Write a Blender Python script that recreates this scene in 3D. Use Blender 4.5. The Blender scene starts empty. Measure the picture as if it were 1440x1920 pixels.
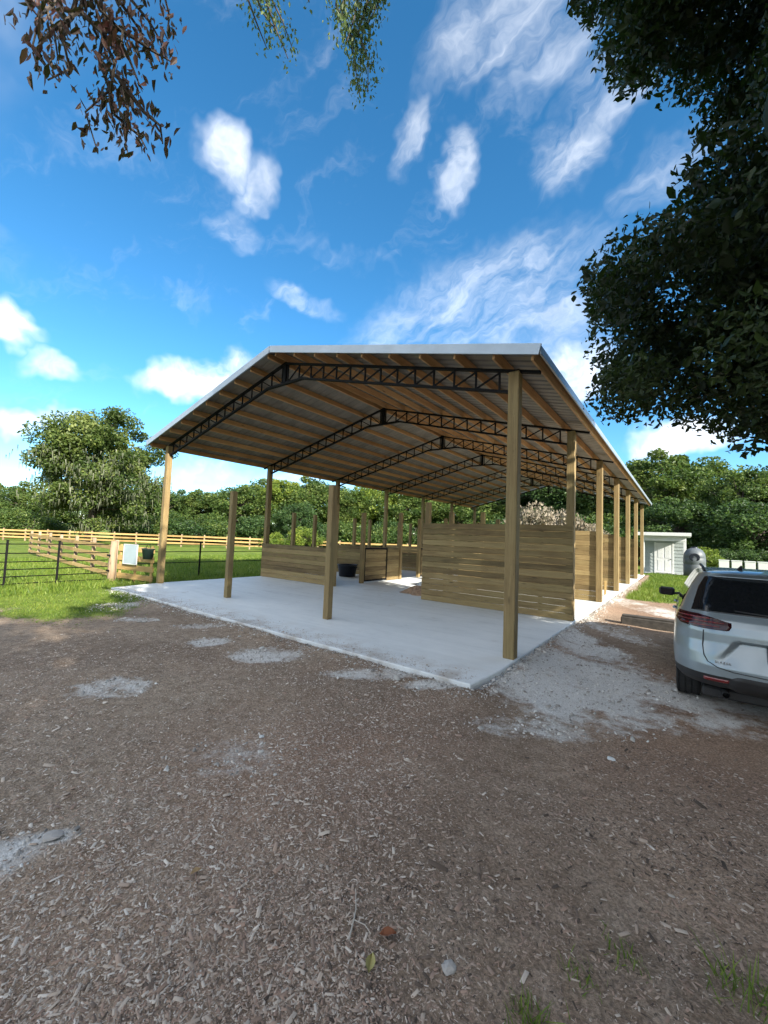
import bpy, bmesh, math, random
import numpy as np
from mathutils import Matrix, Vector

random.seed(7)
rng = np.random.default_rng(11)
sc = bpy.context.scene
COL = sc.collection

# ------------------------------------------------------------------ camera
CAM = np.array([0.0, 0.0, 1.70])
RT = np.array([0.80179, 0.59631, 0.03931])
UP = np.array([0.00534, -0.07293, 0.99732])
FW = np.array([-0.59758, 0.79944, 0.06166])
FPX = 753.39
cam_d = bpy.data.cameras.new('camera')
cam_d.sensor_fit = 'AUTO'
cam_d.sensor_width = 36.0
cam_d.lens = 36.0 * FPX / 1920.0
cam_d.clip_start = 0.05
cam_d.clip_end = 3000
cam = bpy.data.objects.new('camera', cam_d)
COL.objects.link(cam)
mw = Matrix.Identity(4)
for i in range(3):
    mw[i][0], mw[i][1], mw[i][2], mw[i][3] = RT[i], UP[i], -FW[i], CAM[i]
cam.matrix_world = mw
sc.camera = cam

def ray(x, y):
    return RT * (x - 720) / FPX - UP * (y - 960) / FPX + FW
def at(x, y, **k):
    """a point of the place seen at photo pixel x, y: on a height Z, a plane X or Y, or at a ground distance D"""
    d = ray(x, y); (a, v), = k.items()
    t = {'D': lambda: v / math.hypot(d[0], d[1]), 'Y': lambda: v / d[1], 'X': lambda: v / d[0], 'Z': lambda: (v - CAM[2]) / d[2]}[a]()
    return CAM + d * t
def project(P):
    d = np.asarray(P, float) - CAM
    z = d @ FW
    zz = np.where(z > .05, z, .05)
    return 720 + FPX * (d @ RT) / zz, 960 - FPX * (d @ UP) / zz, z

# ------------------------------------------------------------------ light, sky, exposure
SUN_AZ, SUN_EL = math.radians(108), math.radians(27)
SUN = np.array([math.sin(SUN_AZ) * math.cos(SUN_EL), math.cos(SUN_AZ) * math.cos(SUN_EL), math.sin(SUN_EL)])
sc.view_settings.view_transform = 'Standard'
sc.view_settings.look = 'None'
sc.view_settings.gamma = 1.0
sc.view_settings.exposure = 1.96
sc.view_settings.use_curve_mapping = False
sc.cycles.use_denoising = True
sc.cycles.use_adaptive_sampling = True
sc.cycles.adaptive_threshold = 0.015
sc.cycles.max_bounces = 5
sc.cycles.diffuse_bounces = 3
sc.cycles.glossy_bounces = 2
sc.cycles.transmission_bounces = 3
sc.cycles.transparent_max_bounces = 8
sun_d = bpy.data.lights.new('sun', 'SUN')
sun_d.energy = 3.4
sun_d.angle = math.radians(0.53)
sun_d.color = (1.0, 0.93, 0.80)
sun = bpy.data.objects.new('sun', sun_d)
COL.objects.link(sun)
sun.rotation_euler = Vector(-SUN).to_track_quat('-Z', 'Y').to_euler()
sun.location = (20, -10, 30)

class NT:
    """small node-tree writer"""
    def __init__(s, nt): s.nt = nt
    def n(s, t, **props):
        nd = s.nt.nodes.new('ShaderNode' + t)
        for k, v in props.items(): setattr(nd, k, v)
        return nd
    def put(s, sock, v):
        if isinstance(v, bpy.types.NodeSocket): s.nt.links.new(v, sock)
        elif v is not None:
            if hasattr(sock.default_value, '__len__') and not hasattr(v, '__len__'): v = (v, v, v)
            if hasattr(v, '__len__') and len(sock.default_value) == 4 and len(v) == 3: v = (*v, 1)
            sock.default_value = v
    def math(s, op, a, b=None, c=None, clamp=False):
        nd = s.n('Math', operation=op, use_clamp=clamp)
        for i, v in enumerate((a, b, c)): s.put(nd.inputs[i], v) if v is not None else None
        return nd.outputs[0]
    def vec(s, op, a, b=None):
        nd = s.n('VectorMath', operation=op)
        s.put(nd.inputs[0], a)
        if b is not None: s.put(nd.inputs[1] if op != 'SCALE' else nd.inputs[3], b)
        return nd.outputs[1] if op in ('DOT_PRODUCT', 'LENGTH', 'DISTANCE') else nd.outputs[0]
    def noise(s, v, scale, detail=4, rough=.55, dist=0., col=False):
        nd = s.n('TexNoise')
        if v is not None: s.put(nd.inputs['Vector'], v)
        nd.inputs['Scale'].default_value = scale; nd.inputs['Detail'].default_value = detail
        nd.inputs['Roughness'].default_value = rough; nd.inputs['Distortion'].default_value = dist
        return nd.outputs['Color' if col else 'Fac']
    def mapr(s, v, a, b, c=0., d=1., smooth=True):
        nd = s.n('MapRange'); nd.interpolation_type = 'SMOOTHSTEP' if smooth else 'LINEAR'; nd.clamp = True
        s.put(nd.inputs[0], v)
        for i, q in enumerate((a, b, c, d)): s.put(nd.inputs[i + 1], q)
        return nd.outputs[0]
    def mix(s, f, a, b, mode='MIX'):
        nd = s.n('Mix', data_type='RGBA', blend_type=mode)
        s.put(nd.inputs[0], f); s.put(nd.inputs[6], a); s.put(nd.inputs[7], b)
        return nd.outputs[2]
    def ramp(s, f, stops):
        nd = s.n('ValToRGB'); s.put(nd.inputs[0], f)
        el = nd.color_ramp.elements
        while len(el) < len(stops): el.new(.5)
        for e, (p, c) in zip(el, stops): e.position = p; e.color = (*c, 1)
        return nd.outputs[0]
    def attr(s, name, out='Fac'):
        nd = s.n('Attribute', attribute_name=name); return nd.outputs[out]

world = bpy.data.worlds.new('World'); sc.world = world; world.use_nodes = True
wn = NT(world.node_tree)
bg = world.node_tree.nodes['Background']
sky = wn.n('TexSky', sky_type='NISHITA', sun_disc=False, sun_elevation=SUN_EL, sun_rotation=SUN_AZ,
           altitude=600, air_density=0.9, dust_density=0.1, ozone_density=3.0)
hs = wn.n('HueSaturation'); wn.put(hs.inputs['Color'], sky.outputs[0])
hs.inputs['Saturation'].default_value = 1.24; hs.inputs['Value'].default_value = .69; hs.inputs['Hue'].default_value = .49
tc = wn.n('TexCoord').outputs['Generated']
warp = wn.vec('SUBTRACT', wn.noise(tc, 5.0, 4, .62, col=True), (.5, .5, .5))
warp2 = wn.vec('SUBTRACT', wn.noise(tc, 22.0, 2, .6, col=True), (.5, .5, .5))
vdir = wn.vec('ADD', wn.vec('ADD', tc, wn.vec('SCALE', warp, .17)), wn.vec('SCALE', warp2, .035))
# cumulus puffs and wisps: (photo x, y, half width, half height, turn, amount)
puffs = [(425, 280, 58, 78, -.35, .85), (468, 345, 72, 48, -.55, .85), (440, 420, 42, 60, .1, .6),
         (385, 712, 140, 46, -.12, 1.5), (30, 612, 75, 58, .1, 1.25), (98, 700, 66, 34, .15, 1.0), (45, 792, 85, 34, 0, 1.4),
         (1070, 690, 120, 70, 0, 1.2), (1290, 815, 150, 50, 0, 1.4), (390, 880, 90, 26, 0, .8), (620, 900, 200, 30, 0, .7)]
wisps = [(778, 250, 36, 80, .45, .95), (862, 300, 42, 90, .35, 1.05), (1055, 300, 85, 100, .3, 1.0), (1130, 180, 90, 100, .4, .95), (930, 40, 210, 90, -.15, .85), (1050, 70, 100, 130, .2, .85),
         (640, 470, 150, 20, .28, .42), (900, 555, 330, 100, -.2, .95), (980, 610, 240, 70, -.1, .95), (20, 480, 90, 60, .4, .5), (1240, 330, 160, 60, -.35, .7), (575, 558, 80, 28, .12, .85), (430, 430, 60, 50, 0, .8)]
mask = None; wmask = None
for j_, (x, y, a, b, t, amp) in enumerate(puffs + wisps):
    nrm = lambda q: q / np.linalg.norm(q)
    d0 = nrm(ray(x, y))
    t1 = nrm(ray(x + a * math.cos(t), y + a * math.sin(t))) - d0
    t2 = nrm(ray(x - b * math.sin(t), y + b * math.cos(t))) - d0
    q1, q2 = t1 / (t1 @ t1), t2 / (t2 @ t2)
    u = wn.math('SUBTRACT', wn.vec('DOT_PRODUCT', vdir, tuple(q1)), float(d0 @ q1))
    w = wn.math('SUBTRACT', wn.vec('DOT_PRODUCT', vdir, tuple(q2)), float(d0 @ q2))
    r2 = wn.math('MULTIPLY_ADD', u, u, wn.math('MULTIPLY', w, w))
    m = wn.math('MULTIPLY', wn.math('SUBTRACT', 1.12, r2, clamp=True), amp)
    m = wn.math('MULTIPLY', m, wn.math('GREATER_THAN', wn.vec('DOT_PRODUCT', tc, tuple(d0)), .2))
    if j_ < len(puffs): mask = m if mask is None else wn.math('MAXIMUM', mask, m)
    else: wmask = m if wmask is None else wn.math('MAXIMUM', wmask, m)
al_ = RT * .88 + UP * .47; ac_ = UP * .88 - RT * .47
cw = wn.n('CombineXYZ'); wn.put(cw.inputs[0], wn.vec('DOT_PRODUCT', vdir, tuple(al_ * 2.6))); wn.put(cw.inputs[1], wn.vec('DOT_PRODUCT', vdir, tuple(ac_ * 9.0))); wn.put(cw.inputs[2], wn.vec('DOT_PRODUCT', vdir, tuple(FW * 4.)))
fb = wn.noise(vdir, 7.0, 5, .62)
dens = wn.mapr(wn.math('MULTIPLY', mask, wn.math('MULTIPLY_ADD', fb, 2.3, -.3)), .06, 1.62)
# wind-drawn wisps and thin high cirrus
wf = wn.noise(cw.outputs[0], 1.9, 6, .62, .3)
wd = wn.math('MULTIPLY', wn.mapr(wn.math('MULTIPLY', wmask, wn.math('MULTIPLY_ADD', wf, 2.6, -.65)), .05, 1.25), .42)
cir = wn.math('MULTIPLY', wn.mapr(wf, .52, .9), .16)
dens = wn.math('MAXIMUM', dens, wn.math('MAXIMUM', wd, cir))
# thicker unseen cloud added round the rest of the sky to brighten the shade
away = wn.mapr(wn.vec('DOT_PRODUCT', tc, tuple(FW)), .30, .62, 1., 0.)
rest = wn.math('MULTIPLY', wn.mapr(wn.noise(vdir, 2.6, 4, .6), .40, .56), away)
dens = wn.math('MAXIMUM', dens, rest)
shade = wn.mapr(wn.noise(vdir, 9.0, 3, .6), .3, .7, .80, 1.05)
cloud = wn.mix(1.0, (4.4, 4.45, 4.5), wn.vec('MULTIPLY', shade, (1, 1, 1)), 'MULTIPLY')
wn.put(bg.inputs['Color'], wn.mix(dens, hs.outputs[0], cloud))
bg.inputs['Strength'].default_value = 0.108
world.cycles.sampling_method = 'MANUAL'; world.cycles.sample_map_resolution = 256

# ------------------------------------------------------------------ helpers
def link(o): COL.objects.link(o); return o
def tag(o, label, cat, group=None):
    o['label'] = label; o['category'] = cat
    if group: o['group'] = group
    return o
def thing(name, label, cat, loc=(0, 0, 0), group=None, rz=0.):
    o = link(bpy.data.objects.new(name, None)); o.location = loc; o.rotation_euler = (0, 0, rz)
    o.empty_display_size = .2
    return tag(o, label, cat, group)
def obj(name, me, mat=None, parent=None, loc=None, rot=None, scale=None, world=False):
    """world=True: the mesh is in world coordinates though its parent stands elsewhere"""
    o = link(bpy.data.objects.new(name, me))
    if mat is not None and not me.materials: me.materials.append(mat)
    if parent is not None:
        o.parent = parent
        if world: o.matrix_parent_inverse = Matrix.LocRotScale(parent.location, parent.rotation_euler, parent.scale).inverted()
    if loc is not None: o.location = loc
    if rot is not None: o.rotation_euler = rot
    if scale is not None: o.scale = scale
    return o
def struct(o): o['kind'] = 'structure'; return o
def stuff(o): o['kind'] = 'stuff'; return o

class MB:
    def __init__(s): s.v = []; s.f = []; s.mi = []
    def add(s, vs, fs, mi=0):
        n = len(s.v); s.v += [tuple(map(float, p)) for p in vs]; s.f += [tuple(i + n for i in f) for f in fs]; s.mi += [mi] * len(fs)
    def box(s, a, b, ch=0., mi=0):
        """box from corner a to corner b, edges chamfered by ch"""
        (x0, y0, z0), (x1, y1, z1) = a, b
        if ch <= 0:
            s.add([(x0, y0, z0), (x1, y0, z0), (x1, y1, z0), (x0, y1, z0), (x0, y0, z1), (x1, y0, z1), (x1, y1, z1), (x0, y1, z1)],
                  [(0, 3, 2, 1), (4, 5, 6, 7), (0, 1, 5, 4), (1, 2, 6, 5), (2, 3, 7, 6), (3, 0, 4, 7)], mi)
            return
        bm = bmesh.new()
        bmesh.ops.create_cube(bm, size=1)
        for v in bm.verts:
            v.co = ((x0 + x1) / 2 + v.co.x * (x1 - x0), (y0 + y1) / 2 + v.co.y * (y1 - y0), (z0 + z1) / 2 + v.co.z * (z1 - z0))
        bmesh.ops.bevel(bm, geom=list(bm.edges), offset=ch, segments=1, affect='EDGES')
        bm.verts.index_update()
        s.add([v.co for v in bm.verts], [[v.index for v in f.verts] for f in bm.faces], mi); bm.free()
    def bar(s, p, q, w, h, up=(0, 0, 1), mi=0):
        p, q, up = Vector(p), Vector(q), Vector(up); d = (q - p).normalized()
        sd = d.cross(up).normalized() * w / 2; u = sd.cross(d).normalized() * h / 2
        vs = [p - sd - u, p + sd - u, p + sd + u, p - sd + u, q - sd - u, q + sd - u, q + sd + u, q - sd + u]
        s.add(vs, [(0, 1, 2, 3), (7, 6, 5, 4), (0, 4, 5, 1), (1, 5, 6, 2), (2, 6, 7, 3), (3, 7, 4, 0)], mi)
    def tube(s, path, rad, seg=6, mi=0, cap=True):
        path = [Vector(p) for p in path]; n0 = len(s.v)
        if not hasattr(rad, '__len__'): rad = [rad] * len(path)
        prev = None; vs = []
        for i, p in enumerate(path):
            d = (path[min(i + 1, len(path) - 1)] - path[max(i - 1, 0)]).normalized()
            a = prev if prev is not None else (Vector((1, 0, 0)) if abs(d.x) < .8 else Vector((0, 1, 0)))
            a = (a - d * a.dot(d)).normalized(); b = d.cross(a); prev = a
            for k in range(seg):
                t = 2 * math.pi * k / seg
                vs.append(p + (a * math.cos(t) + b * math.sin(t)) * rad[i])
        fs = []
        for i in range(len(path) - 1):
            for k in range(seg):
                k2 = (k + 1) % seg
                fs.append((i * seg + k, i * seg + k2, (i + 1) * seg + k2, (i + 1) * seg + k))
        if cap:
            fs.append(tuple(range(seg - 1, -1, -1))); fs.append(tuple((len(path) - 1) * seg + k for k in range(seg)))
        s.add(vs, fs, mi)
    def lathe(s, prof, seg=24, axis='Z', c=(0, 0, 0), mi=0):
        vs = []; fs = []
        for (r, h) in prof:
            for k in range(seg):
                t = 2 * math.pi * k / seg
                a, b = r * math.cos(t), r * math.sin(t)
                vs.append((c[0] + (h if axis == 'X' else a), c[1] + b if axis == 'X' else c[1] + b, c[2] + (a if axis == 'X' else h)))
        for i in range(len(prof) - 1):
            for k in range(seg):
                k2 = (k + 1) % seg
                fs.append((i * seg + k, i * seg + k2, (i + 1) * seg + k2, (i + 1) * seg + k))
        s.add(vs, fs, mi)
    def mesh(s, name, smooth=False, mats=None):
        me = bpy.data.meshes.new(name); me.from_pydata(s.v, [], s.f)
        if mats:
            for m in mats: me.materials.append(m)
            me.polygons.foreach_set('material_index', s.mi)
        if smooth: me.polygons.foreach_set('use_smooth', [True] * len(me.polygons))
        me.update(); return me
def fast_mesh(name, verts, faces_n, n_per, attrs=None, smooth=False):
    """verts (N,3); every face takes n_per following vertices from the index array faces_n"""
    me = bpy.data.meshes.new(name)
    nf = len(faces_n) // n_per
    me.vertices.add(len(verts)); me.vertices.foreach_set('co', np.asarray(verts, np.float32).ravel())
    me.loops.add(len(faces_n)); me.loops.foreach_set('vertex_index', np.asarray(faces_n, np.int32))
    me.polygons.add(nf); me.polygons.foreach_set('loop_start', np.arange(nf, dtype=np.int32) * n_per)
    for k, (dom, val) in (attrs or {}).items():
        a = me.attributes.new(k, 'FLOAT', dom); a.data.foreach_set('value', np.asarray(val, np.float32))
    if smooth: me.polygons.foreach_set('use_smooth', np.ones(nf, bool))
    me.update(calc_edges=True); me.validate(); return me
def unit(v): return v / np.maximum(np.linalg.norm(v, axis=-1, keepdims=True), 1e-9)
def leaves_mesh(name, c, size, aspect=.5, fold=.25, direction=None, dirmix=0., tone=None):
    """one folded leaf (two triangles) at every centre c"""
    n = len(c); a = unit(rng.normal(size=(n, 3)))
    if direction is not None: a = unit(a * (1 - dirmix) + np.asarray(direction) * dirmix)
    b = unit(np.cross(a, rng.normal(size=(n, 3)))); nn = np.cross(a, b)
    L = np.broadcast_to(size, (n,))[:, None]; W = L * aspect
    P = np.stack([c - a * L / 2, c + b * W / 2 + nn * W * fold, c + a * L / 2, c - b * W / 2 + nn * W * fold], 1).reshape(-1, 3)
    base = (np.arange(n) * 4)[:, None]
    F = (base + np.array([0, 1, 2, 0, 2, 3])).ravel()
    t = rng.random(n) if tone is None else np.clip(tone + rng.normal(0, .18, n), 0, 1)
    return fast_mesh(name, P, F, 3, {'tone': ('FACE', np.repeat(t, 2))})
def leaves6_mesh(name, c, size, aspect=.45, fold=.2, direction=None, dirmix=0., tone=None):
    """a pointed oval leaf of four triangles, creased along the rib and slightly curled"""
    n = len(c); a = unit(rng.normal(size=(n, 3)))
    if direction is not None: a = unit(a * (1 - dirmix) + np.asarray(direction) * dirmix)
    b = unit(np.cross(a, rng.normal(size=(n, 3)))); nn = np.cross(a, b)
    L = np.broadcast_to(size, (n,))[:, None]; W = L * aspect * rng.uniform(.7, 1.2, (n, 1)); cu = rng.normal(0, .10, (n, 1)) * L
    P = np.stack([c - a * L / 2, c - a * L * .12 + b * W / 2 + nn * W * fold, c + a * L * .22 + b * W * .36 + nn * (W * fold + cu), c + a * L / 2 + nn * cu * 2,
                  c + a * L * .22 - b * W * .36 + nn * (W * fold + cu), c - a * L * .12 - b * W / 2 + nn * W * fold], 1).reshape(-1, 3)
    F = ((np.arange(n) * 6)[:, None] + np.array([0, 1, 2, 0, 2, 3, 0, 3, 4, 0, 4, 5])).ravel()
    t = rng.random(n) if tone is None else np.clip(tone + rng.normal(0, .2, n), 0, 1)
    return fast_mesh(name, P, F, 3, {'tone': ('FACE', np.repeat(t, 4))})
def vnoise(x, y, seed=0):
    """smooth 2-D value noise in 0..1"""
    r = np.random.default_rng(seed).random((256, 256))
    xi, yi = np.floor(x).astype(int), np.floor(y).astype(int); fx, fy = x - xi, y - yi
    fx, fy = fx * fx * (3 - 2 * fx), fy * fy * (3 - 2 * fy)
    g = lambda i, j: r[i % 256, j % 256]
    return (g(xi, yi) * (1 - fx) + g(xi + 1, yi) * fx) * (1 - fy) + (g(xi, yi + 1) * (1 - fx) + g(xi + 1, yi + 1) * fx) * fy
def fbm(x, y, seed=0, oct=4):
    s, a, t = 0, .5, 0
    for k in range(oct): s = s + a * vnoise(x * 2 ** k + 17 * k, y * 2 ** k + 31 * k, seed + k); t += a; a *= .5
    return s / t

# ------------------------------------------------------------------ materials
def new_mat(name):
    m = bpy.data.materials.new(name); m.use_nodes = True
    t = NT(m.node_tree); return m, t, m.node_tree.nodes['Principled BSDF']
def bump(t, b, h, strength=.4, dist=.01):
    nd = t.n('Bump'); t.put(nd.inputs['Height'], h); nd.inputs['Strength'].default_value = strength; nd.inputs['Distance'].default_value = dist
    t.put(b.inputs['Normal'], nd.outputs[0])
def plain(name, c, rough=.6, metal=0., var=.12, scale=8., bmp=0.):
    m, t, b = new_mat(name)
    co = t.n('TexCoord').outputs['Object']
    f = t.noise(co, scale, 5, .6)
    t.put(b.inputs['Base Color'], t.mix(t.mapr(f, .25, .75), tuple(v * (1 - var) for v in c), tuple(min(1, v * (1 + var)) for v in c)))
    b.inputs['Roughness'].default_value = rough; b.inputs['Metallic'].default_value = metal
    if bmp: bump(t, b, t.noise(co, scale * 8, 4), bmp, .004)
    return m
def wood(name, dark, mid, light, axis='X', rough=.75, green=0., grain=1.0, spread=.5):
    m, t, b = new_mat(name)
    co = t.n('TexCoord').outputs['Object']; rnd = t.n('ObjectInfo').outputs['Random']
    mp = t.n('Mapping'); t.put(mp.inputs[0], co)
    s = {'X': (.9, 16, 16), 'Y': (16, .9, 16), 'Z': (16, 16, .9)}[axis]
    mp.inputs['Scale'].default_value = tuple(v * grain for v in s)
    cb = t.n('CombineXYZ'); t.put(cb.inputs[0], t.math('MULTIPLY', rnd, 37.)); t.put(cb.inputs[1], t.math('MULTIPLY', rnd, 91.)); t.put(cb.inputs[2], t.math('MULTIPLY', rnd, 53.))
    v = t.vec('ADD', mp.outputs[0], cb.outputs[0])
    g1 = t.noise(v, 1.0, 6, .6, 1.2)
    g2 = t.noise(v, 4.0, 3, .5, .4)
    blot = t.noise(t.vec('ADD', co, cb.outputs[0]), 1.6, 3, .5)
    f = t.math('ADD', t.math('MULTIPLY', g1, .6), t.math('ADD', t.math('MULTIPLY', g2, .25), t.math('MULTIPLY', blot, .3)))
    f = t.math('ADD', f, t.math('MULTIPLY', t.math('SUBTRACT', rnd, .5), spread * .45))
    c = t.ramp(f, [(.32, dark), (.56, mid), (.82, light)])
    if green: c = t.mix(t.math('MULTIPLY', t.mapr(t.noise(t.vec('ADD', co, cb.outputs[0]), .8, 2), .35, .7), green), c, (.17, .19, .075))
    # knots
    vo = t.n('TexVoronoi'); mk = t.n('Mapping'); t.put(mk.inputs[0], t.vec('ADD', co, cb.outputs[0]))
    mk.inputs['Scale'].default_value = {'X': (1.3, 5, 5), 'Y': (5, 1.3, 5), 'Z': (5, 5, 1.3)}[axis]
    t.put(vo.inputs['Vector'], mk.outputs[0]); vo.inputs['Scale'].default_value = 1.0
    c = t.mix(t.mapr(vo.outputs['Distance'], .04, .13, .75, 0.), c, tuple(v * .45 for v in dark))
    # drying checks: thin dark cracks along the grain
    ck = t.noise(v, 2.4, 2, .5, .2)
    c = t.mix(t.mapr(t.math('ABSOLUTE', t.math('SUBTRACT', ck, .36)), .0, .012, .7, 0.), c, tuple(q * .35 for q in dark))
    t.put(b.inputs['Base Color'], c); b.inputs['Roughness'].default_value = rough
    bump(t, b, t.math('ADD', g1, t.math('MULTIPLY', g2, .5)), .35, .005)
    return m
def leaf_mat(name, stops, trans=.35, rough=.5):
    m, t, b = new_mat(name); nt = m.node_tree
    c = t.ramp(t.attr('tone'), stops)
    t.put(b.inputs['Base Color'], c); b.inputs['Roughness'].default_value = rough
    b.inputs['Specular IOR Level'].default_value = .3
    tr = t.n('BsdfTranslucent'); t.put(tr.inputs[0], t.mix(.5, c, (.12, .20, .02), 'ADD'))
    mx = t.n('MixShader'); mx.inputs[0].default_value = trans
    nt.links.new(b.outputs[0], mx.inputs[1]); nt.links.new(tr.outputs[0], mx.inputs[2])
    nt.links.new(mx.outputs[0], nt.nodes['Material Output'].inputs[0])
    return m

M = {}
M['post'] = wood('treated_post', (.115, .08, .033), (.22, .152, .064), (.32, .236, .112), 'Z', green=.14, spread=.35)
M['board'] = wood('treated_board', (.095, .06, .024), (.22, .15, .062), (.34, .25, .112), 'X', green=.14, spread=.75)
M['board_y'] = wood('treated_board_y', (.095, .06, .024), (.22, .15, .062), (.34, .25, .112), 'Y', green=.12, spread=.75)
M['purlin'] = wood('purlin_pine', (.27, .135, .055), (.46, .25, .105), (.58, .35, .165), 'X', green=.0, spread=.7)
M['fence_wood'] = wood('fence_pine', (.22, .135, .05), (.38, .25, .09), (.50, .35, .14), 'X', spread=.7)
M['weathered'] = wood('weathered_post', (.16, .11, .07), (.28, .20, .13), (.42, .32, .22), 'Z', spread=.5)
M['steel'] = plain('black_steel', (.006, .006, .007), .65, 0., .3, 6)
M['steel'].node_tree.nodes['Principled BSDF'].inputs['Specular IOR Level'].default_value = .12
M['galv'] = plain('galvanised_trim', (.36, .42, .48), .42, .6, .08, 3)
M['sheet'] = plain('roof_sheet_metal', (.20, .18, .15), .55, .25, .2, 2)
M['darkwood'] = plain('dark_timber', (.045, .04, .035), .85, 0, .4, 9, .5)
M['white'] = plain('white_paint', (.55, .57, .57), .5, 0, .05, 3)
M['mint'] = plain('pale_siding', (.28, .32, .32), .6, 0, .06, 3)
M['navy'] = plain('navy_plastic', (.008, .011, .02), .4, 0, .3, 3)

# concrete
m, t, b = new_mat('concrete'); M['concrete'] = m
co = t.n('TexCoord').outputs['Object']
f1 = t.noise(co, .55, 6, .62); f2 = t.noise(co, 5, 6, .65); f3 = t.noise(co, 60, 3, .6)
mp = t.n('Mapping'); t.put(mp.inputs[0], co); mp.inputs['Scale'].default_value = (.35, 2.6, 1)
f4 = t.noise(mp.outputs[0], 1.2, 5, .6, .8)
v = t.math('ADD', t.math('MULTIPLY', f1, .45), t.math('ADD', t.math('MULTIPLY', f2, .2), t.math('MULTIPLY', f4, .35)))
c = t.ramp(v, [(.30, (.49, .52, .535)), (.46, (.68, .715, .73)), (.66, (.79, .82, .83))])
c = t.mix(t.mapr(f3, .2, .45, .25, 0.), c, (.36, .35, .33))
c = t.mix(t.mapr(t.noise(co, 1.1, 4, .6, 1.5), .66, .74, 0., .35), c, (.38, .36, .33))
sx_ = t.n('SeparateXYZ'); t.put(sx_.inputs[0], co)
dn = t.noise(co, 2.2, 5, .65)
dirt = t.math('MULTIPLY', t.mapr(sx_.outputs[1], 4.5, 5.5, 1., 0.), t.mapr(dn, .42, .68, 0., .75))
dirt = t.math('MAXIMUM', dirt, t.mapr(t.noise(co, .8, 6, .7, 2.), .58, .76, 0., .5))
c = t.mix(dirt, c, (.36, .31, .26))
t.put(b.inputs['Base Color'], c); b.inputs['Roughness'].default_value = .62
bump(t, b, t.math('ADD', f3, f2), .15, .004)

# ground: the masks for grass and sand are vertex attributes of the sheet
m, t, b = new_mat('ground_soil'); M['ground'] = m
co = t.n('TexCoord').outputs['Object']
n1 = t.noise(co, 1.3, 5, .6); n2 = t.noise(co, 9, 5, .65); n3 = t.noise(co, 55, 4, .7); n4 = t.noise(co, 160, 2, .6)
red = t.attr('red'); sand = t.attr('sand'); grs = t.attr('grass')
mulch = t.mix(t.mapr(n2, .3, .7), (.33, .25, .18), (.53, .425, .325))
mulch = t.mix(t.math('MULTIPLY', red, .75), mulch, (.46, .305, .215))
damp = t.mapr(t.noise(co, .42, 5, .6, .8), .35, .68)
mulch = t.mix(damp, t.mix(1., mulch, (.72, .70, .70), 'MULTIPLY'), mulch)
mulch = t.mix(t.mapr(n3, .35, .68), t.mix(1., mulch, (.5, .5, .5), 'MULTIPLY'), mulch)
mulch = t.mix(t.mapr(n4, .60, .74, 0, .7), mulch, (.46, .38, .31))
sandc = t.mix(t.mapr(n3, .3, .7), (.50, .485, .46), (.76, .75, .73))
sandc = t.mix(t.mapr(n4, .62, .72, 0, .5), sandc, (.22, .19, .16))
sm = t.mapr(t.math('ADD', sand, t.math('MULTIPLY', t.math('SUBTRACT', n2, .5), t.math('MULTIPLY', 1.5, t.mapr(sand, 0., .25)))), .18, .95)
col = t.mix(sm, mulch, sandc)
gcol = t.mix(t.mapr(n1, .3, .7), (.105, .17, .022), (.20, .26, .04))
gcol = t.mix(t.mapr(n2, .52, .72, 0., .45), gcol, (.23, .20, .10))
gcol = t.mix(t.mapr(n3, .4, .7), t.mix(1., gcol, (.6, .62, .6), 'MULTIPLY'), gcol)
gm = t.mapr(t.math('ADD', grs, t.math('MULTIPLY', t.math('SUBTRACT', n2, .5), t.math('MULTIPLY', 1.2, t.mapr(grs, 0., .3)))), .3, .65)
col = t.mix(gm, col, gcol)
t.put(b.inputs['Base Color'], col); b.inputs['Roughness'].default_value = .95; b.inputs['Specular IOR Level'].default_value = .15
bump(t, b, t.math('ADD', t.math('MULTIPLY', n3, .7), t.math('MULTIPLY', n2, .6)), .8, .03)

m, t, b = new_mat('mulch_chip'); M['chip'] = m
t.put(b.inputs['Base Color'], t.ramp(t.attr('tone'), [(0., (.07, .052, .04)), (.2, (.21, .155, .12)), (.34, (.36, .245, .185)), (.5, (.41, .33, .265)), (.66, (.49, .415, .345)), (.84, (.57, .50, .43)), (1., (.70, .64, .57))]))
b.inputs['Roughness'].default_value = .85
m, t, b = new_mat('gravel_stone'); M['gravel'] = m
t.put(b.inputs['Base Color'], t.ramp(t.attr('tone'), [(0., (.22, .20, .18)), (.4, (.42, .40, .37)), (1., (.68, .67, .64))])); b.inputs['Roughness'].default_value = .9
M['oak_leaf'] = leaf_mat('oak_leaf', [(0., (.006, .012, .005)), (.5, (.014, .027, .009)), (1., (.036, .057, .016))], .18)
M['dead_leaf'] = leaf_mat('dead_leaf', [(0., (.020, .006, .008)), (.5, (.048, .017, .017)), (1., (.105, .042, .034))], .25)
M['spray_leaf'] = leaf_mat('spray_leaf', [(0., (.05, .085, .028)), (.5, (.09, .14, .045)), (1., (.17, .21, .075))], .4)
M['far_leaf'] = leaf_mat('far_leaf', [(0., (.017, .040, .010)), (.5, (.055, .098, .022)), (1., (.15, .19, .045))], .30)
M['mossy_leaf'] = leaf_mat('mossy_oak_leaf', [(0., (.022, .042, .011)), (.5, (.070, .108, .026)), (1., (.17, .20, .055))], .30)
M['far_leaf_dark'] = leaf_mat('far_leaf_dark', [(0., (.011, .028, .010)), (.5, (.030, .066, .020)), (1., (.085, .14, .04))], .28)
M['far_leaf_yellow'] = leaf_mat('far_leaf_yellow', [(0., (.05, .09, .015)), (.5, (.14, .20, .03)), (1., (.29, .33, .055))], .38)
M['moss'] = leaf_mat('hanging_moss', [(0., (.06, .072, .042)), (.5, (.115, .128, .082)), (1., (.19, .20, .14))], .3)
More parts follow.
